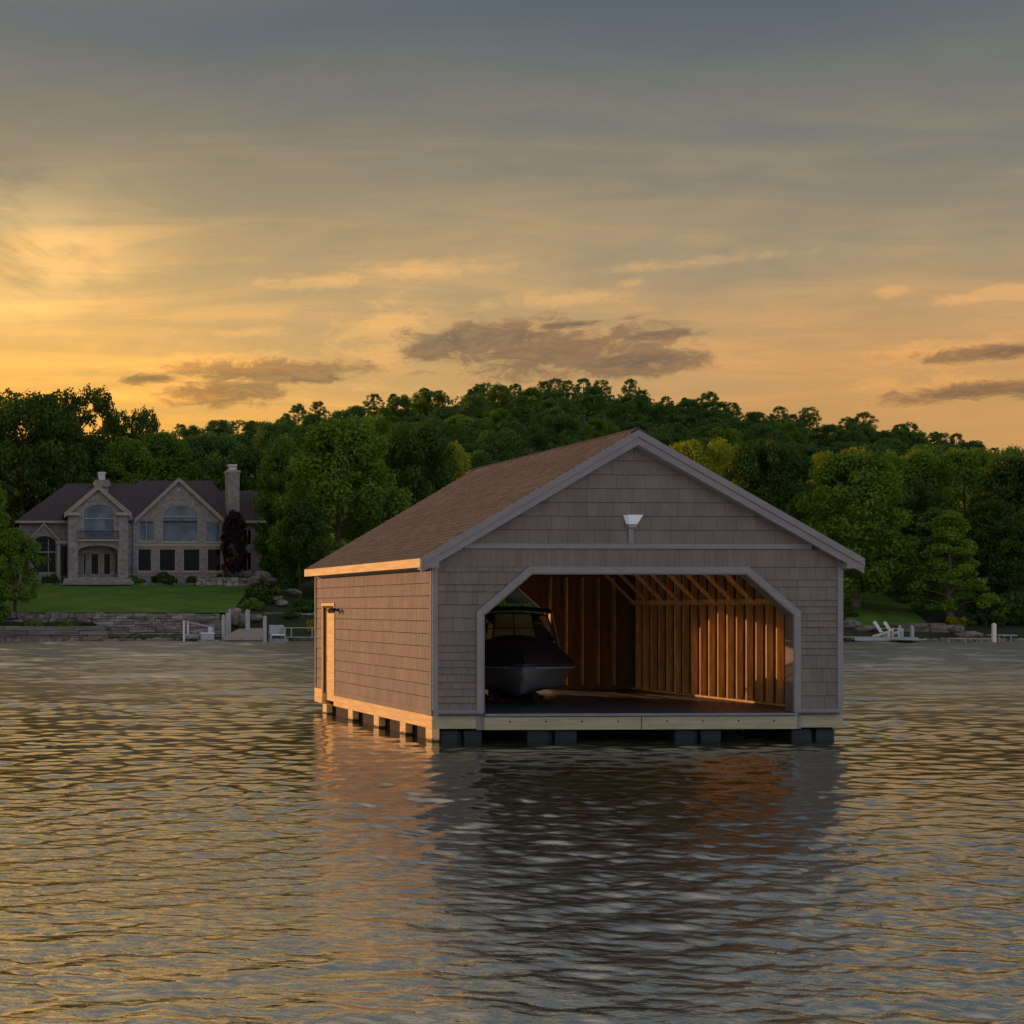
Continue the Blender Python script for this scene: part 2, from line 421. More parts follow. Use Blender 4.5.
def clear_glass():
    m = bpy.data.materials.new('windshield_glass'); m.use_nodes = True
    t = NG(m.node_tree); lk = m.node_tree.links
    for n in list(m.node_tree.nodes): m.node_tree.nodes.remove(n)
    tr = t.new('ShaderNodeBsdfTransparent'); tr.inputs[0].default_value = (0.62, 0.58, 0.48, 1)
    gl = t.new('ShaderNodeBsdfGlossy'); gl.inputs['Roughness'].default_value = 0.03
    fr = t.new('ShaderNodeFresnel'); fr.inputs[0].default_value = 1.5
    du = t.new('ShaderNodeBsdfTranslucent'); du.inputs[0].default_value = (0.75, 0.66, 0.45, 1)
    m0 = t.new('ShaderNodeMixShader'); m0.inputs[0].default_value = 0.45; lk.new(tr.outputs[0], m0.inputs[1]); lk.new(du.outputs[0], m0.inputs[2])
    mx = t.new('ShaderNodeMixShader'); lk.new(fr.outputs[0], mx.inputs[0]); lk.new(m0.outputs[0], mx.inputs[1]); lk.new(gl.outputs[0], mx.inputs[2])
    o = t.new('ShaderNodeOutputMaterial'); lk.new(mx.outputs[0], o.inputs[0])
    return m
M['glass'] = clear_glass()
def wet_wood():
    "weathered timber, soaked dark up to an uneven line above the water"
    m = mat('wood_wet', (0.80, 0.56, 0.24), 0.65, 0.16, 2.0, (0.6, 0.6, 9)); t = NG(m.node_tree); lk = m.node_tree.links; b = m.node_tree.nodes['Principled BSDF']
    src = b.inputs['Base Color'].links[0].from_socket
    co = t.new('ShaderNodeTexCoord'); sp = t.new('ShaderNodeSeparateXYZ'); lk.new(co.outputs['Object'], sp.inputs[0])
    z = t.m('ADD', sp.outputs[2], t.m('MULTIPLY', t.m('SUBTRACT', t.noise(co.outputs['Object'], 9.0, 4), 0.5), 0.09))
    f = t.rng(z, 0.035, 0.085)
    lk.new(t.mix(f, (0.055, 0.050, 0.024, 1), src), b.inputs['Base Color'])
    lk.new(t.rng(z, 0.035, 0.085, 0.2, 0.65), b.inputs['Roughness'])
    return m
M['wood_wet'] = wet_wood()
def uplight():
    m = mat('lamp_lens', (0.80, 0.84, 0.88), 0.4, 0.04, 6.0); b = m.node_tree.nodes['Principled BSDF']
    b.inputs['Emission Color'].default_value = (0.75, 0.88, 1.0, 1); b.inputs['Emission Strength'].default_value = 0.14
    return m
M['lamp_lens'] = uplight()

# ------------------------------------------------------------------ terrain and water
def lerp_tab(tab, x):
    if x <= tab[0][0]: return tab[0][1]
    for (a, va), (b, vb) in zip(tab, tab[1:]):
        if x <= b: return va + (vb - va) * (x - a) / (b - a)
    return tab[-1][1]
LEFT = [(110, -1.6), (114.6, -0.5), (116.2, 0.55), (119.6, 2.1), (138, 4.85), (142, 5.05), (165, 6.2), (178, 8)]
RIGHT = [(110, -1.6), (113.2, -0.2), (116, 0.55), (119, 1.1), (126, 2.7), (140, 4.3), (165, 6.5), (178, 8)]
CREST = [(-0.30, 30), (-0.05, 44), (0.10, 56), (0.19, 64), (0.235, 68.5), (0.29, 74), (0.375, 78), (0.43, 78), (0.50, 73), (0.57, 66), (0.64, 62.5),
         (0.682, 58), (0.727, 49), (0.80, 38), (1.0, 30)]
YC = 520.0
def ground_z(X, Y):
    if Y <= 178:
        w = min(1, max(0, (X - 26) / 14.0)); w = w * w * (3 - 2 * w)
        return lerp_tab(LEFT, Y) * (1 - w) + lerp_tab(RIGHT, Y) * w
    u = X / Y
    s_ = (Y - 178) / (YC - 178)
    c = lerp_tab(CREST, u)
    if s_ <= 1: return 8 + (c - 8) * s_ ** 1.5
    return c - (Y - YC) * 0.05
M['ground'] = mat('ground', (0.030, 0.050, 0.014), 0.95, 0.4, 0.35, col2=(0.018, 0.026, 0.010), bump=0.8, bscale=2.0)
M['lawn'] = mat('lawn', (0.090, 0.200, 0.020), 0.95, 0.25, 0.35, col2=(0.050, 0.120, 0.014), bump=0.8, bscale=7.0)

gxs = np.unique(np.concatenate([np.linspace(-700, -60, 17), np.arange(-60, 120, 3.0), np.linspace(120, 600, 61), np.linspace(600, 1300, 15)]))
gys = np.unique(np.concatenate([np.arange(110, 180, 2.0), np.linspace(180, 560, 58), np.linspace(560, 2400, 24)]))
gb = MB()
gv = [(x, y, ground_z(x, y)) for y in gys for x in gxs]
nx = len(gxs)
gb.mesh(gv, [(j * nx + i, j * nx + i + 1, (j + 1) * nx + i + 1, (j + 1) * nx + i) for j in range(len(gys) - 1) for i in range(nx - 1)])
tag(gb.build('terrain', M['ground'], smooth=True), kind='structure')

def patch(name, pts, lift, n, mt):
    "a sheet laid over the terrain inside a convex quad"
    b = MB(); vs = []
    (a, c, d, e) = [Vector((*p, 0)) for p in pts]
    for j in range(n + 1):
        for i in range(n + 1):
            s_, t_ = i / n, j / n
            p = a.lerp(c, s_).lerp(e.lerp(d, s_), t_)
            vs.append((p.x, p.y, ground_z(p.x, p.y) + lift))
    b.mesh(vs, [(j * (n + 1) + i, j * (n + 1) + i + 1, (j + 1) * (n + 1) + i + 1, (j + 1) * (n + 1) + i) for j in range(n) for i in range(n)])
    return tag(b.build(name, mt, smooth=True), kind='structure')
patch('lawn', [(PX(-60, 119.8), 119.8), (PX(232, 119.8), 119.8), (PX(252, 138), 138), (PX(-60, 138), 138)], 0.10, 24, M['lawn'])
patch('grass_bank', [(PX(850, 118), 118.5), (PX(935, 118), 118.5), (PX(880, 137), 137), (PX(840, 137), 137)], 0.10, 16, M['lawn'])

def water_mat():
    m = bpy.data.materials.new('lake_water'); m.use_nodes = True
    t = NG(m.node_tree); lk = m.node_tree.links; b = m.node_tree.nodes['Principled BSDF']
    b.inputs['Base Color'].default_value = (0.014, 0.026, 0.011, 1)
    b.inputs['IOR'].default_value = 8.5
    co = t.new('ShaderNodeTexCoord')
    mp = t.new('ShaderNodeMapping'); lk.new(co.outputs['Object'], mp.inputs[0]); mp.inputs['Scale'].default_value = (0.62, 1.0, 1); mp.inputs['Rotation'].default_value = (0, 0, R(8))
    n2 = t.noise(mp.outputs[0], 8.5, 4, 0.55, 0.5)                # finger-wide ripples, seen near by only
    n1 = t.noise(mp.outputs[0], 1.1, 2, 0.5, 0.3)                # wavelets beyond the modelled ones
    n3 = t.noise(mp.outputs[0], 0.30, 2, 0.5, 0.3)
    sp = t.new('ShaderNodeSeparateXYZ'); lk.new(co.outputs['Object'], sp.inputs[0])
    Yw = sp.outputs[1]
    rg = t.m('ADD', t.rng(Yw, 10, 45, 0.05, 0.21, False), t.rng(Yw, 45, 110, 0.0, 0.09, False))
    lk.new(rg, b.inputs['Roughness'])                            # waves too small to resolve with distance
    gust = t.rng(t.noise(mp.outputs[0], 0.09, 3, 0.6, 0.6), 0.3, 0.7, 0.6, 1.25)
    h = t.m('MULTIPLY', t.m('MULTIPLY', n2, t.rng(Yw, 12, 32, 0.0110, 0.0)), gust)
    h = t.m('ADD', h, t.m('MULTIPLY', t.m('MULTIPLY', n1, t.rng(Yw, 26, 55, 0.0, 0.08)), gust))
    bp = t.new('ShaderNodeBump'); bp.inputs['Strength'].default_value = 1.0; bp.inputs['Distance'].default_value = 1.0
    lk.new(h, bp.inputs['Height']); lk.new(bp.outputs[0], b.inputs['Normal'])
    return m
rs = np.random.RandomState(11)
ax_ = np.concatenate([-np.geomspace(14, 900, 22)[::-1], np.linspace(-12, -2.1, 110), np.linspace(-2, 20, 520), np.linspace(20.1, 96, 420), np.geomspace(97, 1500, 22)])
rows = [7.0]
while rows[-1] < 112: rows.append(rows[-1] + max(0.035, 0.0033 * rows[-1]))
ay_ = np.concatenate([-np.geomspace(1, 400, 14)[::-1], np.linspace(0, 6.6, 8), np.array(rows), np.linspace(112.6, 119.2, 12)])
XX, YY = np.meshgrid(ax_, ay_)
ZZ = np.zeros_like(XX)
fade = np.clip((XX + 14) / 4, 0, 1) * np.clip((96 - XX) / 12, 0, 1) * np.clip((YY - 5) / 3, 0, 1) * np.clip((113 - YY) / 6, 0, 1)
spc = np.maximum(0.045, 0.0033 * YY)
DX, DY = np.zeros_like(XX), np.zeros_like(XX)
for k in range(140):
    lam = 0.12 * (1.15 / 0.12) ** rs.rand()
    th = R(-78) + rs.randn() * 0.62
    amp = 0.0022 * lam ** 0.74 * (0.5 + rs.rand())
    kk = 2 * math.pi / lam
    ph = kk * (math.cos(th) * XX + math.sin(th) * YY) + rs.rand() * 6.28
    att = np.clip(lam / (3.0 * spc) - 0.6, 0, 1)
    ZZ += amp * att * np.sin(ph)
    DX -= 1.3 * amp * att * np.cos(ph) * math.cos(th); DY -= 1.3 * amp * att * np.cos(ph) * math.sin(th)
far_w = np.clip((YY - 24) / 40, 0, 1)                    # broader wavelets on the open water further out
sx_ = np.where(XX > 20, 0.19, 0.05)
for k in range(70):
    lam = 0.9 * (4.5 / 0.9) ** rs.rand()
    th = R(-80) + rs.randn() * 0.38
    amp = 0.0040 * lam ** 0.85 * (0.5 + rs.rand())
    kk = 2 * math.pi / lam
    ph = kk * (math.cos(th) * XX + math.sin(th) * YY) + rs.rand() * 6.28
    att = far_w * np.clip(lam / (3.0 * spc) - 0.6, 0, 1)
    ZZ += amp * att * np.sin(ph); DY -= 1.2 * amp * att * np.cos(ph) * math.sin(th)
# patches of livelier and calmer water
pt = 0.78 + 0.30 * np.sin(XX * 0.31 + 1.3 * np.sin(YY * 0.17)) * np.sin(YY * 0.36 + 0.9 * np.sin(XX * 0.23))
ZZ *= fade * pt; XX = XX + DX * fade * pt; YY = YY + DY * fade * pt
wme = bpy.data.meshes.new('lake_water')
ny, nx = XX.shape
idx = np.arange(ny * nx).reshape(ny, nx)
q = np.stack([idx[:-1, :-1], idx[:-1, 1:], idx[1:, 1:], idx[1:, :-1]], -1).reshape(-1, 4)
def np_mesh(me, verts, quads, tint=None, smooth=False):
    n = quads.shape[1]
    me.vertices.add(len(verts)); me.vertices.foreach_set('co', verts.astype(np.float32).ravel())
    me.loops.add(quads.size); me.loops.foreach_set('vertex_index', quads.astype(np.int32).ravel())
    me.polygons.add(len(quads)); me.polygons.foreach_set('loop_start', np.arange(0, quads.size, n, dtype=np.int32))
    if smooth: me.polygons.foreach_set('use_smooth', np.ones(len(quads), dtype=bool))
    me.update(calc_edges=True)
    if tint is not None:
        a = me.attributes.new('tint', 'FLOAT', 'FACE'); a.data.foreach_set('value', tint.astype(np.float32))
np_mesh(wme, np.stack([XX, YY, ZZ], -1).reshape(-1, 3), q, smooth=True)
wme.materials.append(water_mat())
wat = bpy.data.objects.new('lake_water', wme); COL.objects.link(wat); tag(wat, kind='structure')
bed = MB(); bed.poly([(-900, -400, -2.4), (1500, -400, -2.4), (1500, 122, -2.4), (-900, 122, -2.4)])
tag(bed.build('lake_bed', M['dark']), kind='structure')

# ------------------------------------------------------------------ boathouse
BX, BY, BROT = 8.82, 28.05, R(2.6)
BW, BL = 8.22, 8.22
bh = thing('boathouse', 'floating boathouse with brown shingled gable roof and chamfered open front', 'boathouse', (BX, BY, 0), BROT)
OL, OR, OT, OS, OD = 0.98, 7.24, 3.31, 2.49, 0.97        # opening: left, right, top, shoulder, chamfer
APX, APZ, OVS, OVF = 3.99, 6.115, 0.31, 0.20             # roof apex, side and front overhang
ZE = 3.61                                                # roof surface at the eave edge
slopeL = (APZ - ZE) / (APX + OVS); slopeR = (APZ - ZE) / (BW + OVS - APX)
def roof_z(x): return APZ - slopeL * (APX - x) if x < APX else APZ - slopeR * (x - APX)
WB, SK0, SK1 = 0.62, 0.26, 0.508
wall_top = [(0, roof_z(0) - 0.16), (APX, APZ - 0.16), (BW, roof_z(BW) - 0.16)]
opening = [(OL, SK1), (OR, SK1), (OR, OS), (OR - OD, OT), (OL + OD, OT), (OL, OS)]
front = lambda u, w, d: (u, d, w)
# structural front wall: outline runs round the opening (open at the floor)
fw = MB()
outl = [(0, SK1), (OL, SK1), (OL, OS), (OL + OD, OT), (OR - OD, OT), (OR, OS), (OR, SK1), (BW, SK1), (BW, wall_top[2][1]), (APX, wall_top[1][1]), (0, wall_top[0][1])]
fw.sheet(outl, [], front, 0.0, 0.20)
fwo = fw.build('front_wall', M['sheathing'], bh)

def shingles(mb, regions, z0, rows_, s0, s1, wr, fn, rnd, butt=0.024, head=0.008, gap=0.005, jt=0.002, gr=0.008):
    "lapped siding shingles: courses of uneven widths, each clipped to the convex regions"
    z = z0
    for h in rows_:
        s_ = s0 - rnd.uniform(0, wr[1])
        while s_ < s1:
            w = rnd.uniform(*wr)
            mb.cur = rnd.random()
            jit = rnd.uniform(-jt, jt); th = rnd.uniform(-jt, jt)
            base = [(s_ + gap / 2, z + jit), (s_ + w - gap / 2, z + jit), (s_ + w - gap / 2, z + h - gr), (s_ + gap / 2, z + h - gr)]
            for reg in regions:
                p = base
                for (a, b, c) in reg:
                    p = clip(p, a, b, c)
                    if len(p) < 3: break
                if len(p) < 3: continue
                off = lambda zz: butt + th + (head - butt) * max(0, min(1, (zz - z) / h))
                fr = [fn(x, y, off(y)) for x, y in p]; bk = [fn(x, y, 0.001) for x, y in p]
                n = len(p)
                mb.mesh(fr + bk, [tuple(range(n))] + [(i, i + n, (i + 1) % n + n, (i + 1) % n) for i in range(n)])
            s_ += w
        z += h
    mb.cur = 0.5
def line(p, q):
    "half-plane to the left of p->q"
    a, b = q[1] - p[1], -(q[0] - p[0])
    return (a, b, a * p[0] + b * p[1])
gable = [line((BW, wall_top[2][1]), (APX, wall_top[1][1])), line((APX, wall_top[1][1]), (0, wall_top[0][1]))]
inx = [(-1, 0, -0.055), (1, 0, BW - 0.055)]
rnd = random.Random(3)
sh = MB()
fnF = lambda s_, z, off: (s_, -off, z)
shingles(sh, [inx + gable + [(0, -1, -3.885)]], 3.885, [0.272] * 9, 0, BW, (0.22, 0.42), fnF, rnd)
shingles(sh, [inx + gable + [(0, -1, -3.43), (0, 1, 3.785)]], 3.43, [0.355], 0, BW, (0.10, 0.15), fnF, rnd, gap=0.003, jt=0.0006)
lft = [(1, 0, OL - 0.11)]; rgt = [(-1, 0, -(OR + 0.11))]
dl = [(-1, 0, -(OL - 0.11)), line((OL + OD - 0.04, OT + 0.12), (OL - 0.11, OS + 0.05))]
dl = [(-1, 0, -(OL - 0.11)), (1, 0, OL + OD), (0, 1, 3.43), (1 * (OT - OS), -1 * OD, (OT - OS) * (OL - 0.09) - OD * (OS + 0.05))]
dr = [(1, 0, OR + 0.11), (-1, 0, -(OR - OD)), (0, 1, 3.43), (-(OT - OS), -OD, -(OT - OS) * (OR + 0.09) - OD * (OS + 0.05))]
rowsL = [0.14, 0.13, 0.15, 0.13, 0.15, 0.14, 0.14, 0.16, 0.13, 0.27, 0.27, 0.26, 0.25, 0.14, 0.25, 0.13]
rowsR = [0.27, 0.27, 0.27, 0.26, 0.13, 0.14, 0.13, 0.15, 0.13, 0.14, 0.14, 0.13, 0.26, 0.14, 0.25]
shingles(sh, [inx + lft + [(0, 1, 3.43)]], WB, rowsL, 0, OL, (0.15, 0.34), fnF, rnd)
shingles(sh, [inx + rgt + [(0, 1, 3.43)]], WB, rowsR, OR, BW, (0.15, 0.34), fnF, rnd)
shingles(sh, [inx + dl], WB, rowsL, OL - 0.2, OL + OD, (0.15, 0.34), fnF, rnd)
shingles(sh, [inx + dr], WB, rowsR, OR - OD, OR + 0.2, (0.15, 0.34), fnF, rnd)
# the piece above the opening between the chamfers is covered by the upright boards and the trim
sh.build('shingle_siding', M['siding'], fwo)
t = MB()
t.box(0.62, BW - 0.62, -0.034, -0.0, 3.785, 3.885)
fo = t.build('frieze_board', M['gray_trim'], bh)
for x0, x1 in ((-0.022, 0.09), (BW - 0.09, BW + 0.022)):
    t = MB(); t.box(x0, x1, -0.030, -0.001, SK1 + 0.11, roof_z(0) - 0.12); t.build('corner_board', M['gray_trim'], bh)
for x0, x1 in ((0.0, OL - 0.12), (OR + 0.12, BW)):
    t = MB(); t.box(x0, x1, -0.038, -0.001, SK1, WB + 0.005); t.build('water_table_board', M['gray_trim'], bh)
# opening trim: five boards mitred into one surround
t = MB()
W_ = 0.125
inn = [(OL, 0.235), (OL, OS), (OL + OD, OT), (OR - OD, OT), (OR, OS), (OR, 0.235)]
k1, k2 = W_ * math.tan(math.atan2(OT - OS, OD) / 2), W_ * math.tan((math.pi / 2 - math.atan2(OT - OS, OD)) / 2)
out = [(OL - W_, 0.235), (OL - W_, OS + k2), (OL + OD - k1, OT + W_), (OR - OD + k1, OT + W_), (OR + W_, OS + k2), (OR + W_, 0.235)]
for i in range(5):
    t.sheet([inn[i], inn[i + 1], out[i + 1], out[i]], [], front, -0.055, -0.0012)
oto = t.build('opening_trim', M['gray_trim'], bh)
# jamb linings round the inside of the opening
t = MB(); lin = 0.03
for i in range(5):
    p, q = Vector((*inn[i], 0)), Vector((*inn[i + 1], 0))
    if i == 0: p.y = SK1 + 0.06
    if i == 4: q.y = SK1 + 0.06
    d = (q - p).normalized(); nrm = Vector((d.y, -d.x, 0)) * lin
    pts = [(p.x, p.y), (q.x, q.y), (q.x + nrm.x, q.y + nrm.y), (p.x + nrm.x, p.y + nrm.y)]
    t.sheet(pts, [], front, -0.053, 0.215)
t.build('jamb_lining', M['siding'], oto)
# side walls, back wall
left = lambda s_, z, off: (-off, s_, z)
DY0, DY1, DZ0, DZ1 = 6.60, 7.55, 0.345, 2.62
lw = MB()
lw.sheet([(0.2, SK1), (DY0, SK1), (DY0, DZ1), (DY1, DZ1), (DY1, SK1), (BL, SK1), (BL, 3.60), (0.2, 3.60)], [], lambda u, w, d: (d, u, w), 0.0, 0.10)
lwo = lw.build('side_wall', M['sheathing'], bh)
ls = MB()
rows_s = [0.25] * 12
shingles(ls, [[(-1, 0, -0.07), (1, 0, DY0 - 0.02), (0, 1, 3.50)]], WB, rows_s, 0, DY0, (0.15, 0.21), left, rnd, gap=0.008, jt=0.0008, gr=0.016, butt=0.016)
shingles(ls, [[(-1, 0, -(DY1 + 0.05)), (1, 0, BL - 0.06), (0, 1, 3.50)]], WB, rows_s, DY1, BL, (0.15, 0.21), left, rnd, gap=0.008, jt=0.0008, gr=0.016, butt=0.016)
shingles(ls, [[(-1, 0, -(DY0 - 0.02)), (1, 0, DY1 + 0.05), (0, 1, 3.50), (0, -1, -(DZ1 + 0.07))]], WB, rows_s, DY0, DY1, (0.15, 0.21), left, rnd, gap=0.008, jt=0.0008, gr=0.016, butt=0.016)
ls.build('shingle_siding', M['siding'], lwo)
t = MB(); t.box(-0.034, -0.001, 0.0, DY0 - 0.03, SK1, WB + 0.005); t.build('water_table_board', M['siding'], bh)
t = MB(); t.box(-0.034, -0.001, -0.0, 0.085, WB + 0.006, 3.40); t.build('corner_board', M['siding'], bh)
t = MB(); t.box(-0.034, -0.001, BL - 0.08, BL + 0.02, WB + 0.006, 3.40); t.build('corner_board', M['siding'], bh)
rw = MB()
rw.box(BW - 0.03, BW, 0.201, BL - 0.031, SK1, 3.60)
rwo = rw.build('side_wall', M['siding'], bh)
ins = MB()
z0 = 0.56
y = 0.2
while y < BL - 0.06:
    y1 = min(y + 1.22, BL - 0.046); ins.cur = rnd.random()
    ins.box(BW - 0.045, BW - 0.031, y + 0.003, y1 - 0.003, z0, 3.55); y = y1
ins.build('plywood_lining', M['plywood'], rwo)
# back wall; its off-centre opening is invented to let sun onto the right wall
BO0, BO1, BOT, BOS = 0.30, 5.95, 3.12, 2.45
bw_ = MB()
bw_.sheet([(0, SK1), (BO0, SK1), (BO0, BOS), (BO0 + .7, BOT), (BO1 - .75, BOT), (BO1, BOS), (BO1, SK1), (BW, SK1), (BW, wall_top[2][1]), (APX, wall_top[1][1]), (0, wall_top[0][1])], [],
          front, BL - 0.03, BL)
bwo = bw_.build('back_wall', M['siding'], bh)
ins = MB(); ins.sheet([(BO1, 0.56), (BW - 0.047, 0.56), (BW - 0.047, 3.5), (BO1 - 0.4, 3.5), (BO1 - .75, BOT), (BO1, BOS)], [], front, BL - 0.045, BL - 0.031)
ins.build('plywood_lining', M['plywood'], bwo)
for x in (BO1 + 0.03, BO1 + 0.44, BO1 + 0.85, BO1 + 1.26, BO1 + 1.67):
    t = MB(); t.cur = rnd.random(); t.box(x - 0.02, x + 0.02, BL - 0.185, BL - 0.046, 0.66, 3.40); t.build('stud', M['wood_stud'], bh)
# right wall framing that the photo shows through the opening
y = 0.36; k = 0
while y < BL - 0.25:
    t = MB(); t.cur = rnd.random(); t.box(BW - 0.187, BW - 0.046, y - 0.021, y + 0.021, 0.602, 3.42); t.build('stud', M['wood_stud'], bh)
    if k % 2 == 0:
        t = MB(); t.cur = rnd.random()
        t.beam((BW - 0.19, y + 0.045, 2.70), (BW - 0.95, y + 0.045, 3.46), 0.042, 0.13, up=(0, 1, 0.001)); t.build('knee_brace', M['wood_stud'], bh)
    y += 0.37; k += 1
t = MB(); t.box(BW - 0.19, BW - 0.046, 0.22, BL - 0.19, 0.560, 0.600); t.build('bottom_plate', M['wood_stud'], bh)
t = MB(); t.box(BW - 0.225, BW - 0.189, 0.22, BL - 0.19, 2.70, 2.82); t.build('ledger_board', M['wood_stud'], bh)
t = MB(); t.box(BW - 0.19, BW - 0.046, 0.22, BL - 0.19, 3.422, 3.51); t.build('top_plate', M['wood_stud'], bh)
yy = 0.6
while yy < BL:
    t = MB(); t.cur = rnd.random()
    t.box(0.12, BW - 0.05, yy - 0.02, yy + 0.02, 3.515, 3.66)
    for sx, sl in ((-1, slopeL), (1, slopeR)):
        xe = -0.2 if sx < 0 else BW + 0.2
        t.beam((APX + sx * 0.02, yy + 0.045, APZ - 0.21), (xe, yy + 0.045, roof_z(xe) - 0.21), 0.04, 0.13, up=(0, 1, 0.001))
    t.build('roof_truss', M['wood_stud'], bh)
    yy += 1.215
# roof: deck, lapped tabs, ridge caps
rf = MB()
Y0, Y1 = -OVF, BL - 0.12
for sx in (-1, 1):
    xe = -OVS if sx < 0 else BW + OVS
    for a, b in ((0.0, -0.06),):
        rf.mesh([(APX, Y0, APZ - 0.025), (xe, Y0, ZE - 0.025), (xe, Y1, ZE - 0.025), (APX, Y1, APZ - 0.025),
                 (APX, Y0, APZ - 0.085), (xe, Y0, ZE - 0.085), (xe, Y1, ZE - 0.085), (APX, Y1, APZ - 0.085)],
                [(0, 1, 2, 3), (7, 6, 5, 4), (0, 4, 5, 1), (1, 5, 6, 2), (2, 6, 7, 3)])
roofo = rf.build('roof', M['roof_shingle'], bh)
for sx in (-1, 1):
    tb = MB()
    xe = -OVS if sx < 0 else BW + OVS
    P0 = Vector((xe, 0, ZE - 0.025)); P1 = Vector((APX, 0, APZ - 0.025)); D = P1 - P0; Ln = D.length; D /= Ln
    Nn = Vector((-D.z * sx * -1, 0, abs(D.x))); Nn = Vector((sx * abs(D.z), 0, abs(D.x)))
    nrow = 33; ex = Ln / nrow
    for r in range(nrow):
        y = Y0 - rnd.uniform(0, 0.3) - 0.01
        rt = rnd.uniform(-0.12, 0.12)
        while y < Y1:
            w = rnd.choice((0.16, 0.22, 0.30, 0.36)); a, b = max(y, Y0 - 0.015), min(y + w, Y1 + 0.01)
            if b > a:
                tb.cur = min(1, max(0, 0.5 + rt + rnd.uniform(-0.42, 0.42)))
                lo = P0 + D * (r * ex - 0.02); hi = P0 + D * ((r + 1) * ex)
                tl, th = 0.024 + rnd.uniform(-0.003, 0.005), 0.006
                vs = [(lo.x, a, lo.z), (lo.x, b, lo.z), (hi.x, b, hi.z), (hi.x, a, hi.z)]
                up = [tuple(Vector(v) + Nn * (tl if i < 2 else th)) for i, v in enumerate(vs)]
                vs = [tuple(Vector(v) + Nn * 0.001) for v in vs]
                tb.mesh(up + vs, [(0, 1, 2, 3), (0, 4, 5, 1), (1, 5, 6, 2), (3, 7, 4, 0)])
            y += w
    tb.build('shingle_course', M['roof_shingle'], roofo)
cp = MB(); y = Y0 - 0.02
while y < Y1 - 0.1:
    cp.cur = rnd.random()
    for sx, sl in ((-1, slopeL), (1, slopeR)):
        a = (APX, y, APZ + 0.038); b = (APX, y + 0.26, APZ + 0.020); dxx = sx * 0.15
        c = (APX + dxx, y + 0.26, APZ + 0.020 - 0.15 * sl); d = (APX + dxx, y, APZ + 0.038 - 0.15 * sl)
        dn = lambda p: (p[0], p[1], p[2] - 0.03)
        cp.mesh([a, b, c, d, dn(a), dn(b), dn(c), dn(d)], [(0, 1, 2, 3), (0, 3, 7, 4), (2, 6, 7, 3)])
    y += 0.21
cp.build('ridge_cap', M['roof_shingle'], roofo)
# rake boards on the front gable: wide board and a narrower one proud of it
rk = MB()
def rake(mb, w0, w1, d0, d1, xl=-OVS - 0.01, xr=BW + OVS + 0.01):
    pl = [(xl, roof_z(xl) - w0), (APX, APZ - w0 * 1.0), (xr, roof_z(xr) - w0)]
    pb = [(xr, roof_z(xr) - w1), (APX, APZ - w1), (xl, roof_z(xl) - w1)]
    mb.sheet([pl[0], pb[2], pb[1], pl[1]], [], front, d0, d1)
    mb.sheet([pl[1], pb[1], pb[0], pl[2]], [], front, d0, d1)
rake(rk, 0.012, 0.150, -OVF - 0.045, -OVF + 0.0)
rake(rk, 0.152, 0.300, -OVF - 0.020, -OVF + 0.0)
rk.box(-OVS - 0.01, -0.03, -OVF - 0.019, -0.002, ZE - 0.20, ZE - 0.14)
for x0, x1 in ((-OVS - 0.012, 0.04), (BW - 0.04, BW + OVS + 0.012)):
    rk.box(x0, x1, -OVF - 0.030, -0.003, ZE - 0.205, ZE - 0.09)
rk.build('rake_board', M['gray_trim'], bh)
sf = MB()
for sx in (-1, 1):
    xe = -OVS if sx < 0 else BW + OVS
    sf.sheet([(APX, APZ - 0.32), (xe, roof_z(xe) - 0.24), (xe, roof_z(xe) - 0.225), (APX, APZ - 0.305)], [], front, -OVF, -0.001)
sf.build('front_soffit', M['gray_trim'], bh)
fa = MB(); fa.box(-OVS - 0.022, -OVS, -OVF + 0.001, BL - 0.12, ZE - 0.20, ZE - 0.022); fa.build('fascia_board', M['wood_raw'], bh)
fa = MB(); fa.box(BW + OVS, BW + OVS + 0.022, -OVF + 0.001, BL - 0.12, ZE - 0.20, ZE - 0.022); fa.build('fascia_board', M['wood_raw'], bh)
so = MB(); so.box(-OVS, -0.001, 0.001, BL - 0.13, ZE - 0.195, ZE - 0.18); so.build('side_soffit', M['siding'], bh)
so = MB(); so.box(BW + 0.001, BW + OVS, 0.001, BL - 0.13, ZE - 0.195, ZE - 0.18); so.build('side_soffit', M['siding'], bh)
# pale uplight on the gable
ul = MB()
def frust(mb, x, y0, z0, w0, d0, z1, w1, d1):
    vs = [(x - w0 / 2, y0, z0), (x + w0 / 2, y0, z0), (x + w0 / 2, y0 - d0, z0), (x - w0 / 2, y0 - d0, z0), (x - w1 / 2, y0, z1), (x + w1 / 2, y0, z1), (x + w1 / 2, y0 - d1, z1), (x - w1 / 2, y0 - d1, z1)]
    mb.mesh(vs, [(3, 2, 1, 0), (4, 5, 6, 7), (0, 1, 5, 4), (1, 2, 6, 5), (2, 3, 7, 6), (3, 0, 4, 7)])
frust(ul, APX - 0.05, -0.027, 4.27, 0.17, 0.10, 4.44, 0.30, 0.20)
gl = ul.build('gable_lamp', M['lamp_lens'], bh)
ul = MB(); frust(ul, APX - 0.05, -0.028, 4.20, 0.13, 0.07, 4.268, 0.165, 0.095); ul.build('lamp_neck', M['white_worn'], gl)
ul = MB(); ul.box(APX - 0.10, APX + 0.0, -0.046, -0.028, 3.887, 4.199); ul.build('lamp_bracket', M['gray_trim'], gl)
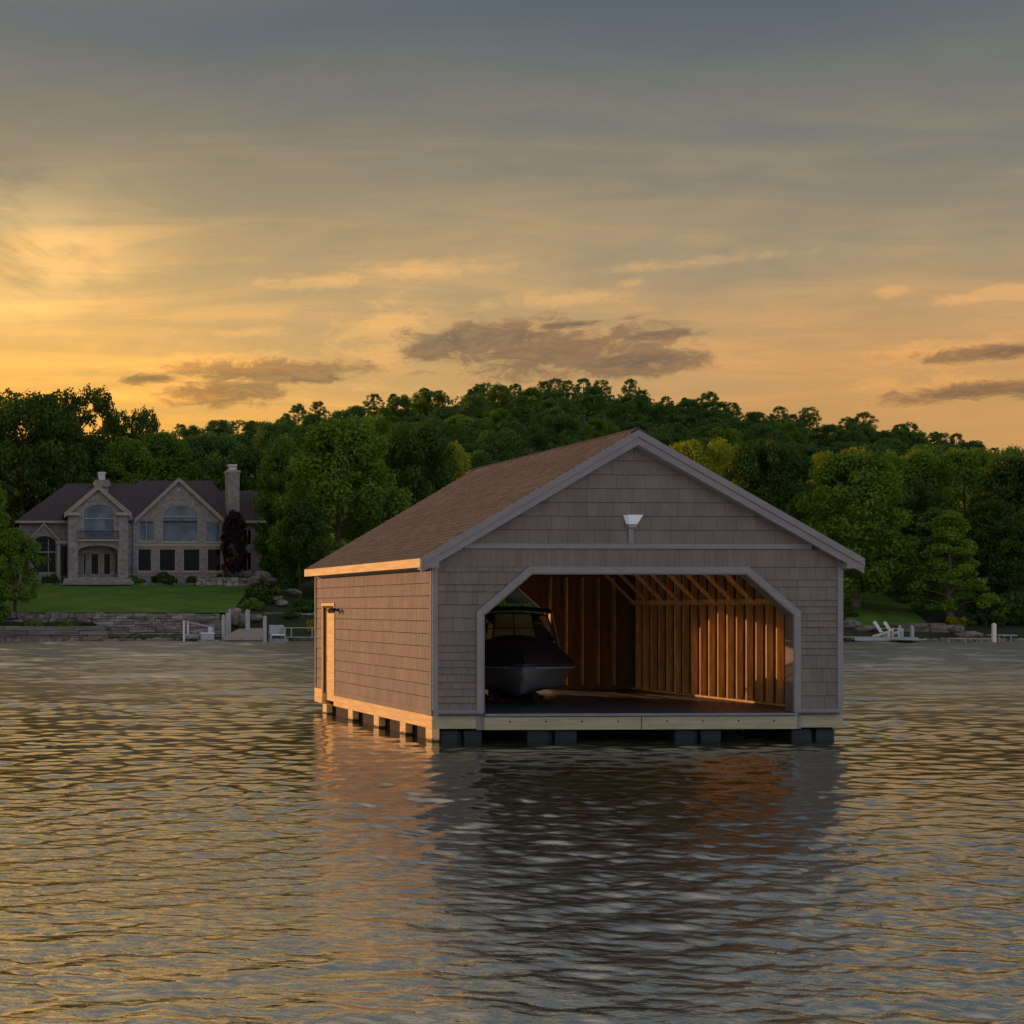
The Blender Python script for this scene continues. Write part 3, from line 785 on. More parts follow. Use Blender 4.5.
# side door, set back in its frame
dr_ = MB(); dr_.box(0.055, 0.095, DY0 + 0.001, DY1 - 0.001, DZ0, DZ1 - 0.001)
for (a, b, c, d) in ((DY0 + 0.12, DY1 - 0.12, 0.55, 1.30), (DY0 + 0.12, DY1 - 0.12, 1.45, 2.48)):
    dr_.box(0.047, 0.056, a, b, c, d)
do = dr_.build('side_door', M['wood_raw'], bh)
h = MB(); h.tube([(0.054, DY0 + 0.09, 1.5), (0.0, DY0 + 0.09, 1.5)], 0.02); h.tube([(0.0, DY0 + 0.07, 1.5), (0.0, DY0 + 0.18, 1.5)], 0.012); h.build('door_handle', M['metal'], do)
fr = MB()
fr.box(-0.028, 0.10, DY0 - 0.05, DY0, DZ0, DZ1 + 0.05); fr.box(-0.028, 0.10, DY1, DY1 + 0.05, DZ0, DZ1 + 0.05); fr.box(-0.040, 0.10, DY0 - 0.07, DY1 + 0.07, DZ1 + 0.051, DZ1 + 0.12)
fr.build('door_frame', M['wood_raw'], do)
# twin flood lamp beside the door
fl = MB(); fl.box(-0.045, -0.022, 6.24, 6.32, 2.54, 2.61)
fo_ = fl.build('flood_lamp', M['black_metal'], bh)
for yy_ in (6.17, 6.40):
    t = MB(); t.tube([(-0.05, 6.28, 2.57), (-0.12, yy_, 2.57)], 0.016); t.tube([(-0.10, yy_, 2.59), (-0.16, yy_ - 0.02, 2.57), (-0.21, yy_ - 0.04, 2.54)], [0.03, 0.05, 0.058], 12); t.build('lamp_head', M['black_metal'], fo_)
# floating base: deck, skirt beams, posts, floats
dk = MB(); x = 0.10; nb = 42; wdt = (BW - 0.2) / nb
for i in range(nb):
    dk.cur = rnd.random(); dk.box(x + 0.004, x + wdt - 0.004, -0.10, BL - 0.01, 0.515, 0.552 + rnd.uniform(0, .002)); x += wdt
dko = dk.build('deck', M['deck'], bh)
t = MB(); t.box(OL + 0.0, OR - 0.0, -0.16, -0.101, 0.508, 0.556); t.build('deck_sky_strip', M['deck_sky_strip'], dko)  # added strip carrying the painted sky reflection of the deck's front
t = MB(); t.box(0.10, BW - 0.10, 0.21, BL - 0.02, 0.47, 0.512); t.build('subfloor', M['dark'], dko)
mid = (OL + OR) / 2 + 0.0
for x0, x1, yf, za, zb in ((-0.012, OL - 0.126, -0.036, SK0, SK1 - 0.002), (OL - 0.0, mid - 0.01, -0.12, SK0 - 0.02, 0.490), (mid + 0.01, OR + 0.0, -0.12, SK0 - 0.02, 0.490), (OR + 0.126, BW + 0.012, -0.036, SK0, SK1 - 0.002)):
    t = MB(); t.box(x0, x1, yf, 0.06, za, zb); so_ = t.build('skirt_beam', M['wood_treated'], bh)
    if x1 - x0 > 2:
        xx = x0 + 0.5
        while xx < x1 - 0.05:
            t = MB(); t.tube([(xx, yf, 0.40), (xx, yf - 0.012, 0.40)], 0.016, 8); t.build('bolt', M['black_metal'], so_); xx += 0.72
t = MB(); t.box(-0.035, 0.05, -0.034, DY0 - 0.02, SK0, SK1 - 0.002); t.build('skirt_beam', M['wood_raw'], bh)
t = MB(); t.box(-0.035, 0.05, DY1 + 0.02, BL + 0.02, SK0, SK1 + 0.1); t.build('skirt_beam', M['wood_raw'], bh)
for yc in (0.10, 1.62, 3.32, 5.20, 7.30):
    t = MB(); t.box(-0.045, 0.10, yc - 0.17, yc + 0.17, -0.5, SK0 - 0.002); t.build('post', M['wood_wet'], bh)
for xc, wd in ((0.62, 0.86), (2.45, 1.02), (5.40, 0.96), (7.75, 0.9)):
    for yc, yl in ((1.0, 1.7), (4.1, 2.6), (7.2, 1.7)):
        f = MB()
        for k in (-1, 1):
            f.box(xc + k * (wd / 2), xc + k * 0.05, yc - yl / 2, yc + yl / 2, -0.2, 0.235)
        f.box(xc - 0.049, xc + 0.049, yc - yl / 2 + 0.06, yc + yl / 2 - .06, -0.15, 0.20)
        f.build('pontoon_float', M['float'], bh, bevel=0.05)
ln = MB(); ln.box(0.12, 0.135, 0.02, BL - 0.1, -0.4, SK0 - 0.003); ln.build('skirt_shade_panel', M['dark'], bh)  # black sheet added as painted shade between the side posts
jo = MB()
for yc in np.arange(0.35, BL, 0.8): jo.box(0.06, BW - 0.06, yc, yc + 0.05, 0.262, 0.468)
jo.build('floor_joist', M['wood_treated'], bh)
bsk = MB(); bsk.box(0.0, BW, BL - 0.06, BL + 0.0, SK0, SK1 - 0.002); bsk.build('skirt_beam', M['wood_treated'], bh)
bsk = MB(); bsk.box(BW - 0.05, BW + 0.03, 0.062, BL - 0.062, SK0, SK1 - 0.002); bsk.build('skirt_beam', M['wood_treated'], bh)

# ------------------------------------------------------------------ motor boat on its cradle inside
BTX, BTY = 2.41, 1.45                                    # bow position in boathouse coordinates
def bh_pt(x, y, z):
    c, s_ = math.cos(BROT), math.sin(BROT)
    return (BX + c * x - s_ * y, BY + s_ * x + c * y, z)
boat = thing('motor_boat', 'pale hulled motor boat under a black mooring cover, parked bow out', 'boat', bh_pt(BTX, BTY, 0.552), R(-16.0))
ns, LB = 22, 5.9
def stn(i):
    s_ = i / (ns - 1)
    y = LB * s_
    b = 1.33 * (1 - (1 - min(1, s_ / 0.55)) ** 2.4) + 0.02
    shz = 0.88 - 0.08 * min(1, s_ / 0.6)
    ch = b * (0.30 + 0.58 * min(1, s_ / 0.5)) * 0.93
    chz = 0.60 - 0.28 * min(1, s_ / 0.35) ** 0.8
    kz = 0.70 * max(0, 1 - s_ / 0.17) ** 1.7 + 0.13
    return y, b, shz, ch, max(chz, kz + 0.02), kz
hb = MB(); vs = []; m_ = 0
for i in range(ns):
    y, b, shz, ch, chz, kz = stn(i)
    half = [(0, kz), (ch * 0.5, kz + (chz - kz) * 0.46), (ch, chz), (ch + 0.02 * b, chz + 0.02), (ch + (b - ch) * 0.42, chz + (shz - chz) * 0.50), (ch + (b - ch) * 0.80, chz + (shz - chz) * 0.85), (b, shz)]
    row = [(-x, y, z) for x, z in half[::-1]] + [(x, y, z) for x, z in half[1:]]
    m_ = len(row); vs += row
hb.mesh(vs, [(i * m_ + j, i * m_ + j + 1, (i + 1) * m_ + j + 1, (i + 1) * m_ + j) for i in range(ns - 1) for j in range(m_ - 1)] + [tuple((ns - 1) * m_ + j for j in range(m_))])
hull = hb.build('hull', M['hull'], boat, smooth=True)
sub = hull.modifiers.new('sub', 'SUBSURF'); sub.levels = sub.render_levels = 1
rr = MB()
for sx in (-1, 1): rr.tube([(sx * (stn(i)[1] + 0.012), stn(i)[0] - (0.03 if i == 0 else 0), stn(i)[2] + 0.012) for i in range(ns)], 0.032, 8)
rr.tube([(-0.05, -0.03, 0.892), (0.05, -0.03, 0.892)], 0.032, 8)
rr.build('rub_rail', M['black_metal'], boat, smooth=True)
st = MB()
for sx in (-1, 1): st.tube([(sx * (stn(i)[1] * 0.985 + 0.004), stn(i)[0], stn(i)[2] - 0.055) for i in range(1, ns)], 0.010, 6)
st.build('spray_stripe', M['white_worn'], hull)
be = MB(); yb = 0.52
be.tube([(0, 0.30, 0.66), (0, 0.20, 0.63), (0, 0.21, 0.58), (0, 0.34, 0.55)], 0.018, 8); be.box(-0.035, 0.035, 0.24, 0.42, 0.53, 0.68)
be.build('bow_eye', M['black_metal'], hull)
# mooring cover: rises from the rail to the foot of the windshield, sags between supports
cv = MB(); vs = []; nc = 20; mc = 15
def cov_top(s_): return 0.08 + 0.54 * (1 - (1 - min(1, s_ / 0.36)) ** 1.7) - (0.0 if s_ < 0.40 else 0.10 * min(1, (s_ - 0.40) / 0.2))
for i in range(nc):
    s_ = i / (nc - 1); y, b, shz, *_ = stn(s_ * (ns - 1)); top = cov_top(s_)
    for j in range(mc):
        a = -1 + 2 * j / (mc - 1)
        fold = 0.020 * math.sin(9 * a + 14 * s_) * (1 - abs(a)) + 0.014 * math.sin(23 * s_ + 5 * a)
        prof = (1 - abs(a) ** 1.9)
        vs.append(((b + 0.03) * a * (1 - 0.10 * (1 - abs(a)) * abs(a)), y - 0.02, shz + 0.03 + top * prof ** 0.8 + fold * prof - (0.05 if abs(a) == 1 else 0)))
cv.mesh(vs, [(i * mc + j, i * mc + j + 1, (i + 1) * mc + j + 1, (i + 1) * mc + j) for i in range(nc - 1) for j in range(mc - 1)])
cov = cv.build('mooring_cover', M['cover'], boat, smooth=True)
so2 = cov.modifiers.new('solid', 'SOLIDIFY'); so2.thickness = 0.012
su2 = cov.modifiers.new('sub', 'SUBSURF'); su2.levels = su2.render_levels = 2
# windshield: raked centre and side panes in a dark frame
WY, WZ0, WZ1 = 2.05, 1.38, 1.95
ws = MB()
fc = [(-0.92, WY + 0.45, WZ0 - 0.14), (-0.46, WY, WZ0), (0.0, WY - 0.04, WZ0), (0.46, WY, WZ0), (0.92, WY + 0.45, WZ0 - 0.14)]
tc_ = [(-0.74, WY + 0.75, WZ1 - 0.05), (-0.38, WY + 0.36, WZ1), (0.0, WY + 0.33, WZ1), (0.38, WY + 0.36, WZ1), (0.74, WY + 0.75, WZ1 - 0.05)]
end0 = [(-1.10, WY + 1.9, WZ0 - 0.25), (1.10, WY + 1.9, WZ0 - 0.25)]
for i in range(5): ws.tube([fc[i], tc_[i]], 0.018 if i != 2 else 0.012, 6)
ws.tube(tc_, 0.022, 6); ws.tube(fc, 0.022, 6)
for sx, k in ((0, 0), (1, 4)): ws.tube([tc_[k], end0[sx]], 0.020, 6); ws.tube([fc[k], end0[sx]], 0.018, 6)
md = lambda a, b, t_: tuple(a[i] + (b[i] - a[i]) * t_ for i in range(3))
ws.tube([md(fc[i], tc_[i], 0.42) for i in range(5)], 0.012, 6)
wf = ws.build('windshield_frame', M['black_metal'], boat)
for i in range(4):
    gp = MB(); gp.poly([fc[i], fc[i + 1], tc_[i + 1], tc_[i]]); gp.build('windshield_pane', M['glass'], wf)
for sx, k in ((0, 0), (1, 4)):
    gp = MB(); gp.poly([fc[k], tc_[k], end0[sx]]); gp.build('windshield_pane', M['glass'], wf)
# folded canopy on bows above the windshield
bi = MB(); vs = []
for i in range(7):
    y = WY + 0.35 + i * 0.27
    for j in range(9):
        a = -1 + j / 4.0; vs.append((0.80 * a, y, 2.02 + 0.07 * (1 - a * a) + 0.02 * math.sin(i * 1.3) - (0.05 if i in (0, 6) else 0)))
bi.mesh(vs, [(i * 9 + j, i * 9 + j + 1, (i + 1) * 9 + j + 1, (i + 1) * 9 + j) for i in range(6) for j in range(8)])
bio = bi.build('canopy', M['cover'], boat, smooth=True)
so3 = bio.modifiers.new('solid', 'SOLIDIFY'); so3.thickness = 0.03
for sx in (-1, 1):
    fr = MB(); fr.tube([(sx * 1.12, WY + 1.5, 1.02), (sx * 0.80, WY + 0.42, 2.0)], 0.014, 6); fr.tube([(sx * 1.12, WY + 1.5, 1.02), (sx * 0.80, WY + 1.85, 2.0)], 0.014, 6)
    fr.build('canopy_frame', M['metal'], boat)
ob = MB(); ob.box(-0.22, 0.22, LB + 0.02, LB + 0.40, 0.75, 1.25); ob.box(-0.09, 0.09, LB + 0.06, LB + 0.28, 0.1, 0.76); ob.build('outboard_motor', M['black_metal'], boat, bevel=0.05)
cr = thing('boat_cradle', 'low dark timber cradle carrying the motor boat on the boathouse deck', 'cradle', bh_pt(BTX + 0.30, BTY + 1.0, 0.552), R(-16.0))
for sx in (-1, 1):
    t = MB(); t.box(sx * 0.40 - 0.06, sx * 0.40 + 0.06, 0.2, 4.6, 0.08, 0.235); t.build('bunk', M['dark'], cr)
for yy in (0.5, 2.4, 4.3):
    t = MB(); t.box(-0.75, 0.75, yy - 0.07, yy + 0.07, 0.001, 0.078); t.build('cross_beam', M['dark'], cr)

# ------------------------------------------------------------------ stone house on the slope
HY = 140.0
HS = HY / F
HX0, HZ0 = PX(137, HY), PZ(582, HY)
house = thing('stone_house', 'large gray stone house with dark hipped roofs, twin gables and tall arched windows', 'house', (HX0, HY, HZ0))
hx = lambda px, d=0.0: PX(px, HY + d) - HX0
hz = lambda py, d=0.0: PZ(py, HY + d) - HZ0
def P(px, py, d=0.0): return (hx(px, d), hz(py, d))
def arch(x0, x1, yb, yt, ys, n=14):
    "arched opening outline in photograph units: base yb, crown yt, springing ys"
    xc, rx = (x0 + x1) / 2, (x1 - x0) / 2
    return [(x0, yb), (x1, yb)] + [(xc + rx * math.cos(math.pi * k / n), ys - (ys - yt) * math.sin(math.pi * k / n)) for k in range(n + 1)]
def rect(x0, x1, yb, yt): return [(x0, yb), (x1, yb), (x1, yt), (x0, yt)]
def toP(l, d): return [P(x, y, d) for x, y in l]
def shrink(l, k):
    cx = sum(p[0] for p in l) / len(l); cy = sum(p[1] for p in l) / len(l)
    x0, x1 = min(p[0] for p in l), max(p[0] for p in l); y0, y1 = min(p[1] for p in l), max(p[1] for p in l)
    mx, my = (x0 + x1) / 2, (y0 + y1) / 2
    sx, sy = 1 - 2 * k / (x1 - x0), 1 - 2 * k / (y1 - y0)
    return [(mx + (p[0] - mx) * sx, my + (p[1] - my) * sy) for p in l]
def wall(name, outline, holes, d, th, mt='house_stone'):
    b = MB(); b.sheet(toP(outline, d), [toP(h, d) for h in holes], front, d, d + th)
    return b.build(name, M[mt], house)
def window(outl, d, pane='pane_sky', bars=(), hbars=(), label=None):
    "frame set in its opening, pane and glazing bars behind the wall face"
    fr = MB(); o = toP(outl, d); i_ = shrink(o, 0.09)
    fr.sheet(shrink(o, 0.003), [i_], front, d + 0.05, d + 0.20)
    x0, x1 = min(p[0] for p in i_), max(p[0] for p in i_); y0, y1 = min(p[1] for p in i_), max(p[1] for p in i_)
    for t_ in bars: fr.box(x0 + (x1 - x0) * t_ - 0.035, x0 + (x1 - x0) * t_ + 0.035, d + 0.07, d + 0.155, y0, y1 - (0.35 if len(outl) > 4 else 0))
    for py in hbars: fr.box(x0 + 0.004, x1 - 0.004, d + 0.06, d + 0.158, hz(py, d) - 0.05, hz(py, d) + 0.05)
    f = fr.build('window', M['house_trim'], house)
    pn = MB(); pn.sheet(shrink(i_, 0.004), [], front, d + 0.16, d + 0.18); pn.build('pane', M[pane], f)
    return f
# main gable bay
uw = [rect(138.5, 154.5, 541.5, 520.5), arch(162, 198.5, 542, 505, 515.5), rect(205.5, 221, 542, 521.5)]
lwn = [rect(137.6, 152, 571.5, 548.5), rect(159, 176, 571.5, 548.5), rect(183, 200.5, 571.5, 548.5), rect(207, 221.6, 571.5, 548.5)]
wall('gable_wall', [(133, 584), (224, 584), (224, 520), (179, 480), (133, 520)], uw + lwn, 0.0, 0.35)
window(uw[0], 0, 'pane_sky', (0.5,)); window(uw[1], 0, 'pane_sky', (), (516.5,)); window(uw[2], 0, 'pane_sky', ())
for w in lwn: window(w, 0, 'pane_dark', ())
t = MB(); t.box(hx(133), hx(224), -0.05, -0.002, hz(546.3), hz(543.6)); t.build('string_course', M['house_trim'], house)
for w in uw + lwn:
    t = MB(); xs = [p[0] for p in w]; yb = max(p[1] for p in w)
    t.box(hx(min(xs) - 0.8), hx(max(xs) + 0.8), -0.09, -0.003, hz(yb) - 0.12, hz(yb) - 0.005); t.build('window_sill', M['house_trim'], house)
t = MB(); t.tube([(hx(178.5), 0.0, hz(490)), (hx(178.5), -0.06, hz(490))], 0.17, 16); t.build('gable_ornament', M['white_worn'], house)
# tower bay with arched window over an arched porch
TD = -1.7
ta = arch(83, 115, 538.5, 503.5, 512); tp = arch(78.3, 117.5, 577, 545.5, 551)
wall('tower_wall', [(69, 584), (127.6, 584), (127.6, 514), (98, 489), (69, 514)], [ta, tp], TD, 0.4)
window(ta, TD, 'pane_sky', (), (518.5,))
for x0, x1 in ((68.2, 77.6), (118.2, 128)):
    t = MB(); t.box(hx(x0, TD), hx(x1, TD), TD - 0.14, TD - 0.002, hz(584, TD), hz(514, TD)); t.build('pier', M['house_stone'], house)
t = MB(); t.box(hx(68.4, TD), hx(69.4, TD) + 0.35, TD + 0.402, 1.2, hz(584, TD), hz(514, TD)); t.build('tower_wall', M['house_stone'], house)
t = MB(); t.box(hx(126.6, TD) - 0.35, hx(127.4, TD), TD + 0.402, 0.6, hz(584, TD), hz(514, TD)); t.build('tower_wall', M['house_stone'], house)
pd_ = [rect(83, 86.5, 575, 553), rect(90.5, 99.3, 575, 553), rect(103.3, 111.2, 575, 553), rect(114.5, 118, 575, 553)]
wall('porch_wall', [(77, 584), (120, 584), (120, 543), (77, 543)], pd_, 0.1, 0.2, 'house_stone')
for w in pd_: window(w, 0.1, 'pane_dark')
t = MB(); t.box(hx(77, 0), hx(120, 0), TD + 0.401, 0.09, hz(544, 0), hz(542.5, 0)); t.build('porch_ceiling', M['house_trim'], house)
rl = MB()
xa, xb = hx(77.6, TD), hx(118.2, TD)
for py in (531.4, 538.8): rl.beam((xa, TD - 0.30, hz(py, TD)), (xb, TD - 0.30, hz(py, TD)), 0.05, 0.06)
for k in range(27): x = xa + (xb - xa) * k / 26; rl.beam((x, TD - 0.30, hz(538.8, TD)), (x, TD - 0.30, hz(531.4, TD)), 0.028, 0.028)
rl.build('balcony_railing', M['black_metal'], house)
t = MB(); t.box(xa - 0.01, xb + 0.01, TD - 0.36, TD - 0.002, hz(541.3, TD), hz(539.6, TD)); t.build('balcony_slab', M['house_trim'], house)
t = MB()
t.box(hx(63.5, TD), hx(130, TD), TD - 1.5, TD - 0.15, hz(584.5, TD), hz(578.5, TD)); t.box(hx(62, TD), hx(131.5, TD), TD - 1.9, TD - 1.501, hz(585, TD), hz(581.5, TD))
t.build('terrace_steps', M['house_stone'], house)
# left wing with its small gabled bay
lwh = [arch(32.5, 56.5, 573, 535, 542)]
wall('wing_wall', [(19, 584), (69, 584), (69, 521), (19, 521)], [], 1.2, 0.3)
wall('bay_wall', [(28.5, 584), (59, 584), (59, 540), (43.7, 524.5), (28.5, 540)], lwh, 0.2, 0.3)
window(lwh[0], 0.2, 'pane_dark', (0.68,), (552,))
t = MB(); t.box(hx(28.5, .2), hx(29.5, .2) + 0.2, 0.502, 1.19, hz(584, .2), hz(541, .2)); t.box(hx(58, .2), hx(59, .2), 0.502, 1.19, hz(584, .2), hz(541, .2)); t.build('bay_wall', M['house_stone'], house)
t = MB(); t.tube([(hx(58.6, -.3), -0.3, hz(584, -.3)), (hx(58.6, -.3), -0.3, hz(544, -.3))], [0.22, 0.19], 12); t.box(hx(55.6, -.3), hx(68, -.3), -0.55, -0.05, hz(543.8, -.3), hz(541, -.3)); t.build('column', M['house_trim'], house)
dd = rect(61, 66.5, 576, 546)
t = MB(); t.sheet(toP(rect(60, 67.5, 577, 545), 1.1), [toP(dd, 1.1)], front, 1.08, 1.19); dr0 = t.build('wing_door', M['house_trim'], house)
t = MB(); t.sheet(toP(dd, 1.1), [], front, 1.14, 1.18); t.build('pane', M['pane_dark'], dr0)
# link and right wing
wall('link_wall', [(127.8, 584), (133, 584), (133, 517), (127.8, 517)], [], 0.25, 0.3)
rwh = [rect(243, 252, 545, 529), rect(243, 252, 572, 552)]
wall('wing_wall', [(224, 584), (262, 584), (262, 520), (224, 520)], rwh, 2.2, 0.3)
for w in rwh: window(w, 2.2, 'pane_dark', (0.5,))
# roofs
def roof(name, faces, th=0.18):
    b = MB()
    for f in faces:
        b.poly(f); b.poly([(p[0], p[1], p[2] - th) for p in f][::-1])
        n = len(f)
        for i in range(n):
            p, q = f[i], f[(i + 1) % n]
            b.poly([p, (p[0], p[1], p[2] - th), (q[0], q[1], q[2] - th), q])
    return b.build(name, M['house_roof'], house, fix=False)
def Q(px, py, d): return (hx(px, d), d, hz(py, d))
eL = [Q(15.5, 521, 0.7), Q(141, 521, 0.7)]; rL = [Q(66.7, 483.5, 7.0), Q(141, 483.5, 7.0)]
bk = lambda p, d: (p[0], d, p[2])
rw_l = roof('roof', [[eL[0], eL[1], rL[1], rL[0]], [eL[0], rL[0], bk(eL[0], 13.3)], [bk(eL[0], 13.3), rL[0], rL[1], bk(eL[1], 13.3)]])
eC = [Q(101, 521, 0.15), Q(242, 521, 0.15)]; rC = [Q(139, 480.6, 7.2), Q(212, 480.6, 7.2)]
roof('roof', [[eC[0], eC[1], rC[1], rC[0]], [eC[1], bk(eC[1], 14.2), rC[1]], [eC[0], rC[0], bk(eC[0], 14.2)], [bk(eC[1], 14.2), bk(eC[0], 14.2), rC[0], rC[1]]])
eR = [Q(215, 521, 1.6), Q(266, 521, 1.6)]; rR = [Q(215, 490.5, 7.4), Q(258, 490.5, 7.4)]
roof('roof', [[eR[0], eR[1], rR[1], rR[0]], [eR[1], bk(eR[1], 13.2), rR[1]], [bk(eR[1], 13.2), bk(eR[0], 13.2), rR[0], rR[1]]])
def gable_roof(pk, l, r, d0, d1):
    a, b_, c = Q(*pk, d0), Q(*l, d0), Q(*r, d0)
    up = lambda p, d: (p[0], d, p[2])
    return roof('gable_roof', [[b_, a, up(a, d1), up(b_, d1)], [a, c, up(c, d1), up(a, d1)]], 0.15)
gable_roof((179, 477.6), (134.5, 519.5), (225.5, 520.5), -0.45, 6.4)
gable_roof((98, 484.6), (64.2, 513.2), (131.5, 513.2), TD - 0.45, 5.5)
gable_roof((43.7, 523.0), (26.5, 541), (61, 541), 0.0, 1.15)
def rakes(pk, l, r, d, w):
    b = MB()
    for e in (l, r):
        p, q = Vector(Q(*pk, d)), Vector(Q(*e, d)); up = Vector((0, 0, 1))
        b.sheet([(p.x, p.z - 0.155), (q.x, q.z - 0.155), (q.x, q.z - 0.155 - w), (p.x, p.z - 0.155 - w)], [], front, d + 0.02, d + 0.14)
        b.sheet([(p.x, p.z + 0.02), (q.x, q.z + 0.02), (q.x, q.z - 0.15), (p.x, p.z - 0.15)], [], front, d - 0.06, d - 0.003)
    b.build('rake_trim', M['house_trim'], house)
rakes((179, 477.6), (134.5, 519.5), (225.5, 520.5), -0.45, 0.22)
rakes((98, 484.6), (64.2, 513.2), (131.5, 513.2), TD - 0.45, 0.30)
rakes((43.7, 523.0), (26.5, 541), (61, 541), 0.0, 0.10)
t = MB()
for x0, x1 in ((64.3, 79.5), (115.8, 131.4)): t.box(hx(x0, TD), hx(x1, TD), TD - 0.44, TD - 0.142, hz(515.6, TD), hz(512.6, TD))
t.build('cornice_return', M['house_trim'], house)
t = MB(); t.box(hx(15.3, .5), hx(69, .5), 0.52, 0.69, hz(523, .5), hz(520.6, .5)); t.build('eave_gutter', M['house_trim'], house)
t = MB(); t.box(hx(226, 1.5), hx(266, 1.5), 1.42, 1.59, hz(523, 1.5), hz(520.6, 1.5)); t.build('eave_gutter', M['house_trim'], house)
# chimneys
c1_ = MB(); c1_.box(hx(227, 1.2), hx(239, 1.2), 0.9, 2.3, hz(584, 1.2), hz(473, 1.2)); co_ = c1_.build('chimney', M['house_stone'], house)
t = MB(); t.box(hx(226, 1.2), hx(240, 1.2), 0.8, 2.4, hz(472.9, 1.2), hz(470.5, 1.2)); t.build('chimney_cap', M['house_trim'], co_)
t = MB(); t.box(hx(229, 1.2), hx(236.5, 1.2), 1.15, 2.0, hz(470.4, 1.2), hz(467.2, 1.2)); t.box(hx(228.4, 1.2), hx(237, 1.2), 1.1, 2.1, hz(466.6, 1.2), hz(464.4, 1.2)); t.build('flue_cover', M['metal'], co_)
c2_ = MB(); c2_.box(hx(95.5, 6), hx(108.5, 6), 5.6, 7.4, hz(500, 6), hz(480, 6)); c2_.box(hx(93.8, 6), hx(110, 6), 5.4, 7.6, hz(487, 6), hz(482, 6)); co_ = c2_.build('chimney', M['house_stone'], house)
t = MB(); t.box(hx(98.5, 6), hx(105, 6), 5.9, 6.9, hz(479.9, 6), hz(473.5, 6)); t.box(hx(97.8, 6), hx(105.7, 6), 5.8, 7.0, hz(474.4, 6), hz(472, 6)); t.build('flue_cover', M['metal'], co_)

# ------------------------------------------------------------------ stone walls on the shore
rs3 = random.Random(21)
def block_wall(name, label, px0, px1, Y, tiers, mt, blk=(0.5, 1.3), jit=0.05, cat='wall'):
    "courses of blocks; tiers = [(z0, z1, set back)]"
    x0, x1 = PX(px0, Y), PX(px1, Y)
    b = MB()
    for (za, zb, sb) in tiers:
        x = x0 - rs3.uniform(0, 0.4)
        while x < x1:
            w = rs3.uniform(*blk); b.cur = rs3.random()
            j = lambda: rs3.uniform(-jit, jit)
            ja = j()
            fx0, fx1 = x + 0.015, min(x + w - 0.015, x1 + 0.3)
            if fx1 - fx0 > 0.1:
                vs = [(fx0 + j() * .3, Y + sb + j(), za), (fx1 + j() * .3, Y + sb + j(), za), (fx1 + j() * .3, Y + sb + 0.04 + j(), zb + ja * .6), (fx0 + j() * .3, Y + sb + 0.04 + j(), zb + ja * .6)]
                bk2 = [(p[0], Y + sb + 0.9, p[2]) for p in vs]
                b.mesh(vs + bk2, [(0, 1, 2, 3), (7, 6, 5, 4), (0, 4, 5, 1), (1, 5, 6, 2), (2, 6, 7, 3), (3, 7, 4, 0)])
            x += w
    return tag(b.build(name, M[mt], bevel=0.03), label, cat)
block_wall('timber_seawall', 'low weathered slab seawall along the waterline below the small round tree', -70, 104, 115.0, [(-0.6, 0.42, 0), (0.44, 0.80, 0.05), (0.82, 1.14, 0.12)], 'timber_wall', (2.2, 4.2), 0.03)
block_wall('rubble_wall', 'rough pale rubble wall at the foot of the lawn, above the slab seawall', -70, 100, 118.0, [(0.7, 1.3, 0), (1.32, 1.75, .2), (1.77, 2.2, .35)], 'rock', (0.35, 0.9), 0.13)
tiers_ = []
for k in range(11): z_ = -0.30 + 0.225 * k; tiers_.append((z_ if k else -0.7, z_ + 0.21, 0.34 * k))
block_wall('stepped_stone_wall', 'long stepped gray stone wall of many courses below the lawn', 100, 223, 115.1, tiers_, 'stone_block', (0.4, 1.7), 0.06)
block_wall('boathouse_side_wall', 'brownish stacked stone wall right of the landing ramp, behind the boathouse corner', 268, 330, 119.5, [(0.8, 1.35, 0), (1.37, 1.8, .15), (1.82, 2.25, .3)], 'rock', (0.5, 1.3), 0.10)
block_wall('shore_rock_shelf', 'low pinkish stone shelf along the water below the right grass bank', 903, 962, 116.2, [(-0.6, 0.55, 0), (0.57, 1.0, .3), (1.02, 1.3, .8)], 'rock', (0.6, 1.8), 0.12)
block_wall('pale_stone_border', 'low whitish stone border wall at the top right of the lawn', 200, 249, 136.4, [(4.3, 4.75, 0), (4.77, 5.15, .15), (5.17, 5.5, .3)], 'rock_pale', (0.35, 0.8), 0.10)
block_wall('terrace_border', 'thin brown stone edging between the lawn and the house planting', 33, 200, 137.2, [(4.5, 4.98, 0)], 'rock', (0.4, 1.0), 0.08)
def boulder(label, px, py, Y, r, seed, sq=(1.3, 1.0, 0.8), mt='rock', group=None):
    b = MB(); b.cur = random.Random(seed).random(); b.ball((0, 0, 0), r * 0.78, seed, 0.34, 3, sq)
    o = b.build('boulder', M[mt]); o.location = (PX(px, Y), Y, PZ(py, Y))
    dm = o.modifiers.new('facet', 'DECIMATE'); dm.ratio = 0.16
    return tag(o, label, 'boulder', group)
boulder('big brown boulder on top of the pile right of the purple tree', 247, 574.5, 137.5, 0.75, 1)
boulder('wide brown boulder at the right end of the pile by the house', 262, 577, 137.3, 0.78, 2)
boulder('small boulder wedged low in the pile right of the purple tree', 253, 582, 136.5, 0.6, 3)
boulder('flat gray slab boulder under the trees beside the boathouse eave', 294, 592, 128, 0.55, 4, (1.6, 1, .55), 'rock')
boulder('mossy rock at the edge of the lawn beside the dark bush', 282, 604, 124, 0.55, 5)
boulder('rounded shore rock left of the landing ramp', 234, 612, 119.5, 0.62, 6)
boulder('tall shore rock behind the white mooring posts', 240, 620, 117.5, 0.7, 7, (1.2, 1, 1))
boulder('dark shore rock right of the mooring posts', 256, 618, 118.5, 0.62, 8)
